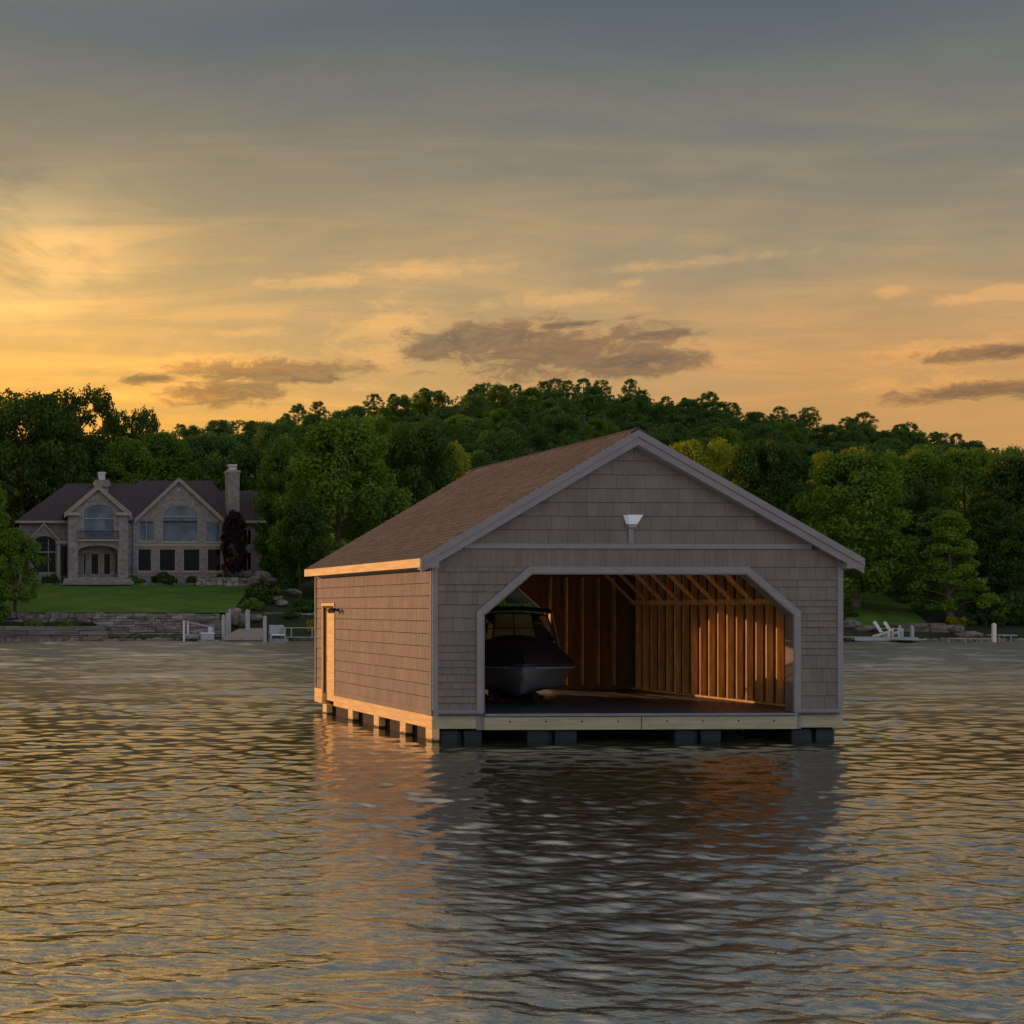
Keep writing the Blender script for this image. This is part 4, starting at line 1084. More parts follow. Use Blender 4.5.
boulder('tilted pale rock at the tip of the right stone shelf', 958, 630, 116.0, 0.55, 9, (1.1, 1, .9))
boulder('sloping rock at the far right end of the stone shelf', 968, 635, 115.5, 0.7, 10, (1.6, 1, .6))
boulder('dark boulder at the foot of the right grass bank', 852, 625, 118.5, 0.75, 11)
boulder('dark flat boulder beside the deck chairs', 866, 629, 117.0, 0.6, 12, (1.6, 1, .7))
boulder('pale stone half buried high on the right grass bank', 908, 616, 125, 0.35, 13, (1.5, 1, .7), 'rock_pale')
boulder('gray rock beside the trunk of the small round tree', 28, 618, 117.4, 0.5, 14)
boulder('squat rock low between the two large boulders by the house', 255, 579, 136.9, 0.5, 15, (1.2, 1, .8))
boulder('small dark rock just above the pale stone border', 243, 581, 136.8, 0.42, 16)
boulder('gray rock at the right foot of the boulder pile', 270, 582, 135.8, 0.5, 17, (1.3, 1, .8))
boulder('small rock beside the tall shore rock by the posts', 236, 622, 117.2, 0.4, 18)
boulder('brown rock half way up the slope under the dark bush', 276, 598, 125.5, 0.45, 19)
boulder('low rock at the top of the walkway wall', 300, 606, 121.5, 0.5, 20, (1.4, 1, .7))
# stones along the waterline: rubble nobody would count
rp = MB()
for k in range(520):
    px = rs3.choice((rs3.uniform(-60, 330), rs3.uniform(835, 1090))); Y = rs3.uniform(113.6, 115.0) if px < 400 else rs3.uniform(112.8, 114.2)
    rp.cur = rs3.random(); rp.ball((PX(px, Y), Y, rs3.uniform(-0.08, 0.10)), rs3.uniform(0.10, 0.28), k, 0.2, 1, (1.4, 1, .8))
tag(rp.build('shore_rubble', M['rock'], smooth=False), 'loose stones along the waterline', None, None, 'stuff')

# ------------------------------------------------------------------ landings, posts and chairs
def post(label, px, pyt, Y, r=0.10, mt='white_worn', group=None):
    z1 = PZ(pyt, Y); zb = -1.2
    b = MB(); b.box(-r, r, -r, r, zb, z1 - 0.06)
    vs = [(-r * 1.15, -r * 1.15, z1 - 0.06), (r * 1.15, -r * 1.15, z1 - 0.06), (r * 1.15, r * 1.15, z1 - 0.06), (-r * 1.15, r * 1.15, z1 - 0.06), (0, 0, z1 + 0.06)]
    b.mesh(vs, [(3, 2, 1, 0), (0, 1, 4), (1, 2, 4), (2, 3, 4), (3, 0, 4)])
    o = b.build('mooring_post', M[mt]); o.location = (PX(px, Y), Y, 0)
    return tag(o, label, 'post', group)
ramp = thing('landing_ramp', 'tan planked landing ramp sloping from the shore wall to the water', 'ramp', (PX(236, 113), 112.6, 0))
RX = PX(236, 112.6)
def rp_(px, Y, z): return (PX(px, Y) - RX, Y - 112.6, z)
a, b_, c, d = rp_(222, 112.6, 0.32), rp_(263.5, 112.6, 0.32), rp_(264, 118.4, 1.15), rp_(243, 118.4, 1.15)
n = 16; t = MB()
for k in range(n):
    f0, f1 = k / n + 0.003, (k + 1) / n - 0.003; t.cur = rs3.random()
    L = lambda p, q, f: tuple(p[i] + (q[i] - p[i]) * f for i in range(3))
    q4 = [L(a, d, f0), L(b_, c, f0), L(b_, c, f1), L(a, d, f1)]
    t.mesh(q4 + [(p[0], p[1], p[2] - 0.07) for p in q4], [(0, 1, 2, 3), (7, 6, 5, 4), (0, 4, 5, 1), (1, 5, 6, 2), (2, 6, 7, 3), (3, 7, 4, 0)])
t.build('deck', M['dock_wood'], ramp)
t = MB(); t.beam((a[0], -0.05, 0.20), (b_[0], -0.05, 0.20), 0.08, 0.24); t.beam((a[0], 0, .2), (d[0], d[1], .98), 0.10, 0.2); t.beam((b_[0], 0, .2), (c[0], c[1], .98), 0.10, 0.2); t.build('side_beam', M['dock_wood'], ramp)
for (px, Y) in ((224, 112.8), (262, 112.8), (248, 117.5)):
    t = MB(); p = rp_(px, Y, 0); t.box(p[0] - .07, p[0] + .07, p[1], p[1] + .14, -1.2, 0.15 if Y < 115 else 0.8); t.build('support_leg', M['dock_gray'], ramp)
post('leftmost white post of the pair at the left of the landing ramp', 223.3, 615, 112.9, 0.11)
post('second white post, just right of the leftmost one by the ramp', 226.8, 613.5, 113.6, 0.09)
post('tallest white post behind the left side of the landing ramp', 229.6, 609, 115.5, 0.09)
post('thick white post at the rear middle of the landing ramp', 247.5, 610, 116.0, 0.17)
post('lone white post at the right front of the landing ramp', 264.8, 616, 112.5, 0.12)
lift = thing('boat_lift', 'white tubular boat lift frame with gray tarp left of the landing ramp', 'boat lift', (PX(197, 113), 112.8, 0))
LX = PX(197, 112.8)
for px, dy in ((183.5, 0), (187.5, 1.6), (210.5, 0), (208.5, 1.6)):
    t = MB(); t.tube([(PX(px, 112.8 + dy) - LX, dy, -1.2), (PX(px, 112.8 + dy) - LX, dy, 1.62 if px < 200 else 1.15)], 0.075, 8); t.build('upright', M['white_paint'], lift)
t = MB(); t.tube([(PX(183.5, 112.8) - LX, 0, 1.55), (PX(187.5, 114.4) - LX, 1.6, 1.55)], 0.06, 8); t.tube([(PX(187.5, 114.4) - LX, 1.6, 1.5), (PX(208.5, 114.4) - LX, 1.6, 1.1)], 0.05, 8); t.tube([(PX(183.5, 112.8) - LX, 0, .5), (PX(210.5, 112.8) - LX, 0, .45)], 0.05, 8); t.build('top_rail', M['white_worn'], lift)
t = MB(); vs = []
for i in range(9):
    for j in range(6):
        a_ = -1 + j / 2.5; x = PX(184.5 + i * 1.9, 112.8) - LX
        vs.append((x, 0.75 + 0.65 * a_, 0.22 + (0.42 - 0.02 * i) * (1 - a_ * a_) * (0.6 + 0.4 * math.sin(i * 0.4)) + 0.02 * math.sin(i * 2 + j)))
t.mesh(vs, [(i * 6 + j, i * 6 + j + 1, (i + 1) * 6 + j + 1, (i + 1) * 6 + j) for i in range(8) for j in range(5)]); tp_ = t.build('tarp', M['dock_gray'], lift, smooth=True)
tp_.modifiers.new('solid', 'SOLIDIFY').thickness = 0.03
box_ = thing('dock_box', 'white lidded storage box standing between the boat lift and landing ramp', 'storage box', (PX(207, 112.4), 112.3, 0))
t = MB(); t.box(-.50, .50, -.3, .3, 0.12, 0.60); t.build('box_body', M['white_worn'], box_, bevel=0.03)
t = MB(); t.box(-.53, .53, -.33, .33, 0.602, 0.70); t.build('lid', M['white_paint'], box_, bevel=0.02)
t = MB(); t.box(-.7, .85, -.45, .6, -0.05, 0.115); t.build('float_pad', M['dock_gray'], box_)
post('short white post beside the white storage box', 213.2, 627, 112.2, 0.06)
def adirondack(label, px, Y, z, rz, s_=1.0, mt='white_paint', group=None):
    c = thing('deck_chair', label, 'chair', (PX(px, Y), Y, z), rz, group); c.scale = (s_,) * 3
    t = MB(); w = 0.62
    for k in range(5): t.beam((-w / 2 + .06 + k * (w - .12) / 4, 0.18, 0.30), (-w / 2 + .06 + k * (w - .12) / 4, 0.62, 1.12 - 0.05 * abs(k - 2)), 0.105, 0.025, up=(0, -1, 0.4))
    t.build('backrest', M[mt], c)
    t = MB()
    for k in range(6): t.beam((-w / 2, -0.42 + k * 0.115, 0.42 - k * 0.022), (w / 2, -0.42 + k * 0.115, 0.42 - k * 0.022), 0.10, 0.025)
    t.build('seat', M[mt], c)
    for sx in (-1, 1):
        t = MB(); t.box(sx * .36 - .07, sx * .36 + .07, -0.48, 0.34, 0.585, 0.61); t.build('armrest', M[mt], c)
        t = MB(); t.box(sx * .36 - .02, sx * .36 + .02, -0.44, -0.34, 0, 0.583); t.build('leg', M[mt], c)
        t = MB(); t.beam((sx * .335, -0.40, 0.36), (sx * .335, 0.62, 0.04), 0.03, 0.12); t.build('leg', M[mt], c)
    return c
lounge = thing('lounge_bench', 'white high-backed bench on a small float right of the landing ramp', 'bench', (PX(277, 112.8), 112.6, 0))
t = MB(); t.box(-.62, .55, .25, .40, 0.55, 1.28); t.build('backrest', M['white_worn'], lounge, bevel=0.05)
t = MB(); t.box(-.62, .55, -.35, .24, 0.45, 0.58); t.build('seat', M['white_paint'], lounge, bevel=0.03)
for x in (-.58, .52):
    t = MB(); t.box(x - .04, x + .04, -.38, .42, -.3, 1.12 if x > 0 else .62); t.build('side_panel', M['white_worn'], lounge)
t = MB(); t.box(-.75, .75, -.5, .6, -0.06, 0.2); t.build('float_pad', M['dock_gray'], lounge)
pier = thing('walkway_pier', 'thin gray railed walkway running right from the white bench', 'walkway', (PX(296, 113), 113.2, 0))
t = MB(); t.box(-1.1, 3.4, -.4, .4, 0.28, 0.36); t.build('deck', M['dock_gray'], pier)
t = MB(); t.tube([(-1.1, .38, 1.05), (3.4, .38, 1.05)], 0.035, 8); t.build('handrail', M['white_worn'], pier)
for x in (-.25, 1.4, 3.1):
    t = MB(); t.tube([(x, .38, -1.2), (x, .38, 1.08)], 0.045, 8); t.build('rail_post', M['white_worn'], pier)
# right shore
dock = thing('floating_dock', 'wide weathered gray floating dock holding two white chairs', 'dock', (PX(880, 111), 110.5, 0))
DX0 = PX(880, 110.5)
t = MB(); x0_, x1_ = PX(838, 111) - DX0, PX(908, 110) - DX0
x = x0_
while x < x1_:
    t.cur = rs3.random(); t.box(x, x + .15, -1.1, 2.4, 0.32, 0.38); x += .16
t.build('deck', M['dock_gray'], dock)
t = MB(); t.box(x0_, x1_, -1.16, -1.11, 0.12, 0.385); t.box(x1_ + .02, x1_ + .07, -1.1, 2.4, .12, .385); t.build('edge_board', M['white_worn'], dock)
for px in (843, 857, 871, 885, 899, 906):
    t = MB(); x = PX(px, 110) - DX0; t.box(x - .35, x + .35, -1.0, 2.2, -.2, .13); t.build('pontoon_float', M['float'], dock)
t = MB(); t.box(PX(885, 109.5) - DX0, PX(909, 109.5) - DX0, -2.6, -1.2, .22, .28); t.build('swim_step', M['white_worn'], dock)
adirondack('left white slatted deck chair on the floating dock', 884.5, 111.2, 0.382, R(38), 1.12)
adirondack('right white slatted deck chair on the floating dock', 894.5, 111.4, 0.382, R(38), 1.08)
post('thin white post beside the right deck chair', 899.8, 625.5, 111.8, 0.085)
post('thin white post at the right end of the floating dock', 912, 625.5, 111.5, 0.10)
pier2 = thing('narrow_pier', 'long narrow pier low over the water at the far right', 'pier', (PX(965, 111), 111.0, 0))
PX2 = PX(965, 111)
t = MB(); t.box(PX(944, 111) - PX2, PX(994, 111) - PX2, -.45, .45, .22, .30); t.build('deck', M['dock_wood'], pier2)
t = MB(); t.box(PX(994.6, 111) - PX2, PX(1009, 111) - PX2, -.9, .9, .48, .56); t.build('end_platform', M['white_worn'], pier2)
for px, h_ in ((946, .32), (962, .22), (978, .22), (1007.5, .56), (996, .48)):
    for dy in (-.35, .35):
        t = MB(); x = PX(px, 111) - PX2; t.tube([(x, dy, -1.2), (x, dy, h_)], .055, 8); t.build('leg', M['white_worn'], pier2)
post('tall white post where the narrow pier meets its end platform', 994, 623.5, 110.4, 0.11, 'white_paint')

# ------------------------------------------------------------------ trees and shrubs
def leaf_cloud(rnd, blobs, per, size, flat=0.75):
    "many leaf-sized rhombs scattered through soft clumps"
    cs = np.array([b[:3] for b in blobs]); rr_ = np.array([b[3] for b in blobs])
    k = np.repeat(np.arange(len(blobs)), np.maximum(6, (per * (rr_ / rr_.mean()) ** 2).astype(int)))
    n = len(k)
    d = rnd.randn(n, 3); d /= np.linalg.norm(d, axis=1, keepdims=True)
    rad = rr_[k] * (0.35 + 0.65 * rnd.rand(n) ** 0.45) * (1 + 0.10 * rnd.randn(n))
    p = cs[k] + d * rad[:, None] * np.array([1, 1, flat])
    nn = d * 0.9 + rnd.randn(n, 3) * 0.55 + np.array([0, 0, 0.35]); nn /= np.linalg.norm(nn, axis=1, keepdims=True)
    u = np.cross(nn, rnd.randn(n, 3)); u /= np.linalg.norm(u, axis=1, keepdims=True); v = np.cross(nn, u)
    s_ = size * (0.6 + 0.8 * rnd.rand(n))[:, None]
    vs = np.stack([p + u * s_ * 0.62, p + v * s_ * 0.36 + nn * s_ * 0.10, p - u * s_ * 0.55, p - v * s_ * 0.36 + nn * s_ * 0.10], 1).reshape(-1, 3)
    tint = np.clip(0.5 + 0.22 * rnd.randn(len(blobs))[k] + 0.18 * rnd.randn(n), 0, 1)
    return vs, np.arange(4 * n).reshape(n, 4), tint
def crown_blobs(rnd, H, Rm, zb, n, rb, form, hole=0.0):
    out = []
    while len(out) < n:
        t_ = rnd.rand(); z = zb + (H - zb) * t_
        if form == 'round': env = math.sqrt(max(0, 1 - ((t_ - 0.45) / 0.58) ** 2))
        elif form == 'oval': env = math.sqrt(max(0, 1 - ((t_ - 0.40) / 0.62) ** 2)) * (1 - 0.25 * t_)
        elif form == 'cone': env = (1 - t_) ** 0.75 * 1.02 + 0.05
        else: env = math.sqrt(max(0, 1 - ((t_ - 0.55) / 0.55) ** 2))
        th = rnd.rand() * 6.283
        lob = 1 + 0.16 * math.sin(2 * th + form_ph[form] + 3 * t_) + 0.12 * math.sin(3 * th + 5 * t_)
        r = Rm * env * lob * (0.30 + 0.70 * rnd.rand() ** 0.40)
        out.append((r * math.cos(th), r * math.sin(th), z, rb * (0.65 + 0.7 * rnd.rand())))
    return out
form_ph = {'round': 0.3, 'oval': 1.7, 'cone': 2.9, 'open': 4.1}
def proto(seed, H, Rm, zb, n, rb, per, size, form, flat=0.75):
    rnd = np.random.RandomState(seed)
    bl = crown_blobs(rnd, H - rb * 0.5, Rm - rb * 0.5, zb, n, rb, form)
    vs, qd, ti = leaf_cloud(rnd, bl, per, size, flat)
    me = bpy.data.meshes.new('crown'); np_mesh(me, vs, qd, ti)
    tr = MB(); rr_ = random.Random(seed)
    rt = 0.022 * H
    lean = rr_.uniform(-.25, .25), rr_.uniform(-.25, .25)
    top = H * 0.80
    mid = lambda f: (lean[0] * f * 1.5, lean[1] * f * 1.5, top * f)
    tr.tube([(0, 0, -0.8)] + [mid(f) for f in (0.04, 0.2, 0.4, 0.6, 0.8, 1.0)], [rt * 1.7, rt * 1.25, rt, rt * .8, rt * .55, rt * .3, rt * .08], 9)
    for b in sorted(bl, key=lambda q: rr_.random())[:min(26, len(bl))]:
        f = max(0.15, min(0.9, (b[2] - 0.30 * math.hypot(b[0], b[1])) / top)); s_ = Vector(mid(f)); e = Vector(b[:3])
        if e.z < s_.z: e.z = s_.z + 0.1
        m_ = s_.lerp(e, 0.5) + Vector((rr_.uniform(-.2, .2), rr_.uniform(-.2, .2), 0.25))
        tr.tube([s_, m_, e], [rt * .42 * (1 - f * .6), rt * .25, rt * .06], 5, cap=False)
    tme = bpy.data.meshes.new('trunk'); tme.from_pydata(tr.v, [], tr.f)
    return me, tme, H
TP = {
    'broad':  proto(1, 15, 7.2, 2.2, 150, 1.20, 190, 0.31, 'round'),
    'broad2': proto(2, 15, 6.6, 2.0, 145, 1.15, 190, 0.31, 'round'),
    'oval':   proto(3, 15, 5.4, 1.8, 135, 1.08, 190, 0.30, 'oval'),
    'oval2':  proto(4, 15, 5.8, 2.2, 140, 1.10, 190, 0.30, 'oval'),
    'cone':   proto(5, 15, 4.2, 1.6, 120, 0.90, 160, 0.28, 'cone', 0.6),
    'lacy':   proto(6, 15, 6.4, 3.0, 260, 0.72, 70, 0.29, 'open'),
    'small':  proto(7, 7, 2.6, 1.5, 80, 0.58, 150, 0.20, 'round'),
}
for k in TP:
    TP[k][0].materials.append(M['leaf_mid']); TP[k][1].materials.append(M['bark'])
def tree(name, label, kind, px, Y, pyt, wpx, leaf='leaf_mid', rz=None, cat='tree', bark=None, zoff=0.0):
    cme, tme, H0 = TP[kind]
    X = PX(px, Y); zg = ground_z(X, Y) - 0.1 + zoff
    H = PZ(pyt, Y) - zg
    base_w = {'broad': 14.0, 'broad2': 13.0, 'oval': 10.6, 'oval2': 11.4, 'cone': 8.4, 'lacy': 12.6, 'small': 5.4}[kind]
    w = wpx / F * Y
    o = thing(name, label, cat, (X, Y, zg), rz if rz is not None else (px * 1.7 + Y) % 6.28)
    for nm, me, mt in (('crown', cme, M[leaf]), ('trunk', tme, M[bark or 'bark'])):
        c = bpy.data.objects.new(nm, me); COL.objects.link(c); c.parent = o
        c.material_slots[0].link = 'OBJECT'; c.material_slots[0].material = mt
    o.scale = (w / base_w, w / base_w, H / H0)
    return o
T = tree
# left edge and behind the house
T('oak_tree', 'huge dark tree behind the house at the left edge of the photo', 'broad', 22, 166, 392, 135, 'leaf_dark')
T('oak_tree', 'tall dark tree with lacy sunlit edge above the left end of the house roof', 'lacy', 72, 178, 388, 90, 'leaf_dark')
T('oak_tree', 'dark filler tree low behind the left wing of the house', 'broad2', 62, 172, 425, 120, 'leaf_dark')
T('ash_tree', 'open-crowned tree against the sky behind the small left chimney', 'lacy', 129, 182, 408, 66, 'leaf_dark')
T('maple_tree', 'green rounded tree behind the middle of the house roof', 'broad2', 118, 172, 438, 105, 'leaf_mid')
T('maple_tree', 'olive green tree behind the main gable of the house', 'oval2', 165, 176, 432, 88, 'leaf_mid')
T('maple_tree', 'dark green tree just left of the tall stone chimney', 'broad', 208, 180, 434, 92, 'leaf_hill')
T('maple_tree', 'shadowed tree right behind the tall stone chimney', 'oval', 248, 168, 448, 70, 'leaf_dark')
T('willow_tree', 'leaning tree entering from the left frame edge beside the house', 'oval', -22, 134, 462, 78, 'leaf_mid')
T('lawn_tree', 'small round bright tree on the lawn edge at far left', 'small', 15, 119.2, 529, 58, 'leaf_mid', bark='bark')
T('lawn_tree', 'purple-leaved columnar tree against the right end of the house', 'small', 234, 138.6, 511, 29, 'leaf_purple')
for px_, Y_, tp_, w_, lb_ in ((-70, 150, 440, 110, 'added dark shade tree first beyond the left frame edge'), (-120, 138, 455, 110, 'added shade tree well beyond the left frame edge'), (-160, 170, 430, 120, 'added woodland shade tree far beyond the left frame edge'),
                        (-185, 150, 440, 110, 'added broad shade tree further along the shore to the left'), (-230, 135, 450, 110, 'added waterside shade tree further along the shore to the left'), (-260, 165, 430, 120, 'added tall shade tree far along the shore to the left')):
    T('oak_tree', lb_, 'broad', px_, Y_, tp_, w_, 'leaf_dark')  # unseen trees added to keep the low sun off the lawn
# centre group
T('maple_tree', 'big mid green tree directly left of the boathouse roof', 'oval2', 338, 134, 419, 126, 'leaf_mid', 0.4)
T('maple_tree', 'tall darker tree between the purple tree and the big green tree', 'oval', 281, 143, 437, 66, 'leaf_mid')
T('maple_tree', 'dark tree rising behind the big green tree, nearest the roof slope', 'broad', 414, 152, 423, 96, 'leaf_dark')
T('maple_tree', 'bushy-topped tree peeking over the big green tree', 'broad2', 374, 166, 412, 70, 'leaf_mid')
T('maple_tree', 'pale green tree touching the boathouse ridge on the left', 'oval', 452, 160, 444, 52, 'leaf_light')
T('maple_tree', 'shaded tree low beside the boathouse back corner', 'oval2', 300, 130, 500, 60, 'leaf_dark')
# behind the boathouse, seen through it
T('maple_tree', 'dark tree seen through the boathouse behind the motor boat', 'broad2', 490, 132, 500, 120, 'leaf_dark')
# right shore
T('maple_tree', 'yellowish green tree just right of the boathouse peak', 'broad2', 702, 150, 438, 92, 'leaf_light')
T('maple_tree', 'dark round tree behind the right roof slope', 'round' if False else 'broad', 768, 142, 440, 84, 'leaf_dark')
T('maple_tree', 'green tree filling the gap beside the yellow-topped one', 'oval2', 738, 156, 446, 70, 'leaf_mid')
T('maple_tree', 'yellow-topped tree behind the tallest tree by the right eave', 'broad2', 838, 148, 447, 86, 'leaf_light')
T('maple_tree', 'tall mid green tree standing at the right end of the boathouse', 'oval', 856, 126, 452, 112, 'leaf_mid', 1.2, bark='bark_pale')
T('maple_tree', 'broad green tree in the centre of the right shore woods', 'broad', 905, 146, 450, 92, 'leaf_mid')
T('maple_tree', 'wide green tree at the upper right of the shore woods', 'broad2', 966, 142, 447, 98, 'leaf_mid')
T('pine_tree', 'slender lighter green tree standing by the right shore shelf', 'cone', 950, 121, 508, 74, 'leaf_mid', bark='bark_pale')
T('pine_tree', 'narrow green tree behind the slender one on the right shore', 'cone', 935, 128, 505, 66, 'leaf_hill')
T('maple_tree', 'dark tree cut by the right edge of the photo', 'oval2', 1018, 132, 456, 92, 'leaf_dark', bark='bark_pale')
T('maple_tree', 'dark mid-height tree behind the narrow pier', 'oval', 990, 126, 500, 70, 'leaf_dark', bark='bark_pale')
T('maple_tree', 'shadowy tree between the tall right tree and the slender tree', 'broad', 905, 136, 478, 76, 'leaf_dark')
T('maple_tree', 'deep green tree beyond the right edge woods, topmost there', 'broad', 1000, 160, 448, 80, 'leaf_hill')
T('maple_tree', 'far dull green tree above the broad tree on the right', 'broad2', 930, 182, 442, 66, 'leaf_hill')
T('maple_tree', 'far dull green tree above the yellow-topped tree', 'oval2', 872, 178, 444, 58, 'leaf_hill')
T('maple_tree', 'dark understory tree left of the right shore trunks', 'oval2', 812, 133, 492, 76, 'leaf_dark')
T('maple_tree', 'large tree standing just beyond the right frame edge', 'broad', 1078, 128, 462, 110, 'leaf_mid')
# shrubs
def bush_mesh(seed):
    rnd = np.random.RandomState(seed); bl = []
    for _ in range(26):
        th = rnd.rand() * 6.283; r = 0.75 * rnd.rand() ** .5; z = 0.15 + 0.7 * rnd.rand() * (1 - 0.5 * r); bl.append((r * math.cos(th), r * math.sin(th), z, 0.20 + 0.14 * rnd.rand()))
    vs, qd, ti = leaf_cloud(rnd, bl, 110, 0.15, 0.85)
    me = bpy.data.meshes.new('foliage'); np_mesh(me, vs, qd, ti); me.materials.append(M['leaf_dark']); return me
BMS = [bush_mesh(s_) for s_ in (31, 32, 33)]
def bush(label, px, Y, pyt, wpx, leaf='leaf_dark', k=0, zb=None):
    X = PX(px, Y); zg = (ground_z(X, Y) if zb is None else zb) - 0.1
    o = bpy.data.objects.new('shrub', BMS[k % 3]); COL.objects.link(o)
    o.location = (X, Y, zg); h_ = PZ(pyt, Y) - zg; w = wpx / F * Y
    o.scale = (w / 2.0, w / 2.0, h_ / 1.05); o.rotation_euler = (0, 0, px * .9)
    o.material_slots[0].link = 'OBJECT'; o.material_slots[0].material = M[leaf]
    return tag(o, label, 'shrub')
bush('small green shrub under the left bay window of the house', 46, 138.2, 573, 12, 'leaf_dark', 0)
bush('small shrub between the left bay and the entrance steps', 55, 138.2, 572, 11, 'leaf_dark', 1)
bush('light green shrub just right of the entrance steps', 133, 138, 573, 13, 'leaf_mid', 2)
bush('low light green shrub left of the largest foundation shrub', 142, 138, 577, 12, 'leaf_mid', 0)
bush('largest dark foundation shrub under the second lower window', 165, 138.2, 569.5, 29, 'leaf_dark', 1)
bush('round shrub between the second and third lower windows', 192, 138, 574, 13, 'leaf_dark', 2)
bush('smallest shrub left of the purple tree group', 205, 138, 576, 9, 'leaf_dark', 0)
bush('dark shrub under the rightmost lower window', 218, 137.8, 572, 17, 'leaf_dark', 1)
bush('dark shrub at the foot of the purple tree', 237, 137.6, 573, 20, 'leaf_dark', 2)
bush('big dark bush on the slope between boulders and landing ramp', 266, 126, 581, 40, 'leaf_dark', 0)
bush('wide green bush low on the slope above the ramp posts', 252, 122.5, 596, 26, 'leaf_mid', 1)
bush('dark bush hugging the shore beside the boathouse corner', 306, 121, 597, 30, 'leaf_dark', 2)
bush('dull green bush above the shore rocks left of the boathouse', 290, 119.2, 611, 18, 'leaf_dark', 1)
bush('pale flowering bush over the walkway by the boathouse corner', 311, 116.8, 617, 12, 'leaf_light', 0)
bush('low plant tuft on the slab seawall near the small tree', 32, 116.6, 618, 22, 'leaf_mid', 0)
bush('low plant tuft on the seawall where the stepped wall begins', 65, 116.6, 619, 18, 'leaf_mid', 1)
bush('sprawling low plant on the stepped stone wall', 90, 116.8, 621, 20, 'leaf_dark', 2)
bush('leafy bush left of the small tree trunk at the left frame edge', -2, 118.5, 598, 30, 'leaf_mid', 2)
bush('bright yellow-green bush beside the slender right tree', 957, 119.4, 614, 18, 'leaf_light', 0)
bush('dark bush on top of the right shore shelf', 968, 119.6, 617, 18, 'leaf_mid', 1)
bush('dark shrub mass behind the narrow pier', 990, 119.8, 590, 42, 'leaf_dark', 2)
bush('dark shrub at the right edge beyond the pier end', 1020, 119.6, 584, 44, 'leaf_dark', 0)
bush('dark shrub under the tall right tree by the eave', 846, 122.5, 607, 22, 'leaf_dark', 1)
bush('shaded shrub at the top of the right grass bank', 893, 132, 604, 34, 'leaf_dark', 2)
bush('shaded shrub behind the trunk of the slender right tree', 925, 128, 600, 40, 'leaf_dark', 0)
bush('dark shrub seen through the boathouse beside the boat windshield', 520, 119, 600, 42, 'leaf_dark', 1)
bush('dark shrub seen through the boathouse behind the windshield', 492, 119, 592, 40, 'leaf_dark', 2)

# wooded hill: every crown its own tree
def hill_proto(seed, H, Rm, n, rb, per, size, form, zb):
    rnd = np.random.RandomState(seed)
    bl = crown_blobs(rnd, H - rb * .5, Rm - rb * .5, zb, n, rb, form)
    vs, qd, ti = leaf_cloud(rnd, bl, per, size)
    me = bpy.data.meshes.new('crown'); np_mesh(me, vs, qd, ti); me.materials.append(M['leaf_hill'])
    return me
HP = [hill_proto(50 + k, 12, 6.6 - 0.3 * (k % 2), 64, 1.40, 215, 0.35, ('round', 'oval', 'round', 'oval')[k % 4], 1.5) for k in range(5)]
HL = [hill_proto(70 + k, 12, 4.6 + 0.4 * (k % 3), 125, 0.78, 80, 0.30, ('round', 'oval')[k % 2], 0.6) for k in range(5)]
TR = bpy.data.meshes.new('trunk'); tm = MB(); tm.tube([(0, 0, -1), (0.1, 0, 5), (0, 0.1, 9.5)], [.35, .25, .06], 6); TR.from_pydata(tm.v, [], tm.f); TR.materials.append(M['bark'])
rh = random.Random(99)
def hill_tree(X, Y, sc, ridge):
    o = thing('woodland_tree', None, 'tree', (X, Y, ground_z(X, Y) - 0.4), rh.uniform(0, 6.28))
    if ridge:
        tag(o, 'open-crowned dark tree standing along the skyline of the wooded ridge', None, 'trees along the skyline of the ridge')
        me = rh.choice(HL)
    else:
        tag(o, 'rounded green tree in the dense woods covering the hillside', None, 'trees covering the wooded hillside')
        me = rh.choice(HP)
    c = bpy.data.objects.new('crown', me); COL.objects.link(c); c.parent = o
    if rh.random() < 0.18 and not ridge:
        c.material_slots[0].link = 'OBJECT'; c.material_slots[0].material = M['leaf_mid']
    if ridge:
        k = bpy.data.objects.new('trunk', TR); COL.objects.link(k); k.parent = o
    o.scale = (sc * rh.uniform(.9, 1.15), sc * rh.uniform(.9, 1.15), sc * rh.uniform(.85, 1.15))
n_h = 0
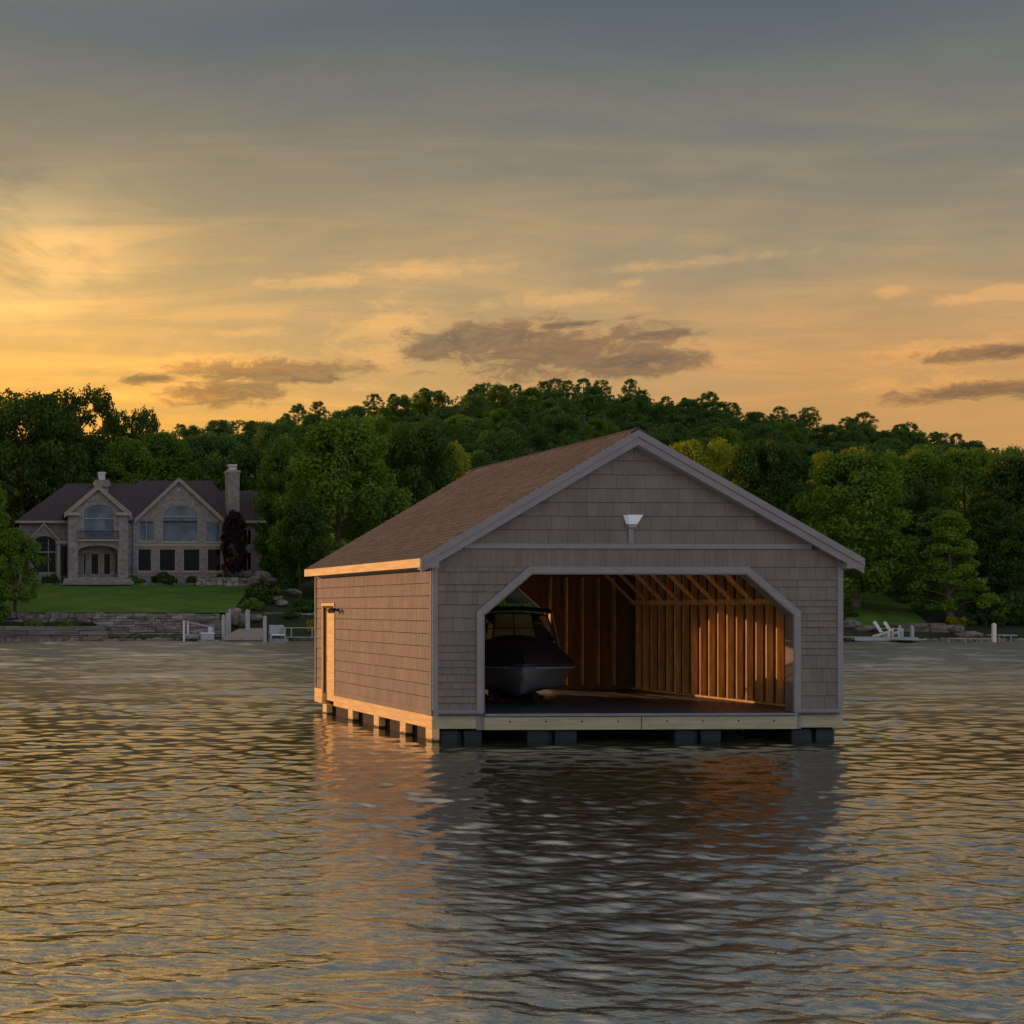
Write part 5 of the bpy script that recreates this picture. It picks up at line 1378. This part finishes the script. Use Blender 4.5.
for Y, sp, ps in ((212, 10.5, 0.86), (250, 11.5, .95), (290, 12, 1.0), (328, 12.2, 1.0), (364, 12.2, 1.0), (398, 12, .95), (430, 11.6, .92), (460, 11, .86), (486, 10.6, .80)):
    u0, u1 = (-0.02, 0.80) if Y > 260 else (0.0, 0.76)
    X = u0 * Y + rh.uniform(0, sp)
    while X < u1 * Y:
        px = X / Y * F + AX
        hid = (Y < 340 and 470 < px < 680) or (Y < 420 and 560 < px < 640) or (Y < 330 and px < 95) or (Y < 300 and px > 900) or (Y < 260 and (px < 230 or px > 690)) or (Y < 300 and 740 < px)
        if not hid:
            hill_tree(X + rh.uniform(-2, 2), Y + rh.uniform(-11, 11), ps * rh.uniform(.85, 1.15), False); n_h += 1
        X += sp * rh.uniform(.85, 1.15)
X = -0.02 * 512; n_r = 0
while X < 0.80 * 512:
    hill_tree(X, 512 + rh.uniform(-14, 12), rh.uniform(.55, .84), True); n_r += 1
    X += rh.uniform(4.4, 6.8)
print('hill trees', n_h, n_r)
# low growth between the crowns
rnd_ = np.random.RandomState(5); bl = []
for _ in range(5200):
    Y = 180 + 345 * rnd_.rand() ** .8; u = -0.06 + 0.90 * rnd_.rand(); X = u * Y
    bl.append((X, Y, ground_z(X, Y) + 0.8 + 1.6 * rnd_.rand(), 1.9 + 1.0 * rnd_.rand()))
vs, qd, ti = leaf_cloud(rnd_, bl, 15, 1.15)
ume = bpy.data.meshes.new('hillside_undergrowth'); np_mesh(ume, vs, qd, ti); ume.materials.append(M['leaf_hill'])
uo = bpy.data.objects.new('hillside_undergrowth', ume); COL.objects.link(uo); tag(uo, 'dense undergrowth between the trees of the hill', None, None, 'stuff')
# woodland floor growth behind the shore trees
bl = []
for _ in range(900):
    px = rnd_.choice([rnd_.uniform(240, 700), rnd_.uniform(690, 1080), rnd_.uniform(-60, 330)]); Y = rnd_.uniform(138, 178) if px > 330 else rnd_.uniform(160, 180)
    if 840 < px < 900 and Y < 142: continue
    X = PX(px, Y); bl.append((X, Y, ground_z(X, Y) + 0.4 + 1.0 * rnd_.rand(), 0.9 + 0.8 * rnd_.rand()))
vs, qd, ti = leaf_cloud(rnd_, bl, 60, 0.42)
ume = bpy.data.meshes.new('woodland_undergrowth'); np_mesh(ume, vs, qd, ti); ume.materials.append(M['leaf_dark'])
uo = bpy.data.objects.new('woodland_undergrowth', ume); COL.objects.link(uo); tag(uo, 'dark undergrowth beneath the shore trees', None, None, 'stuff')
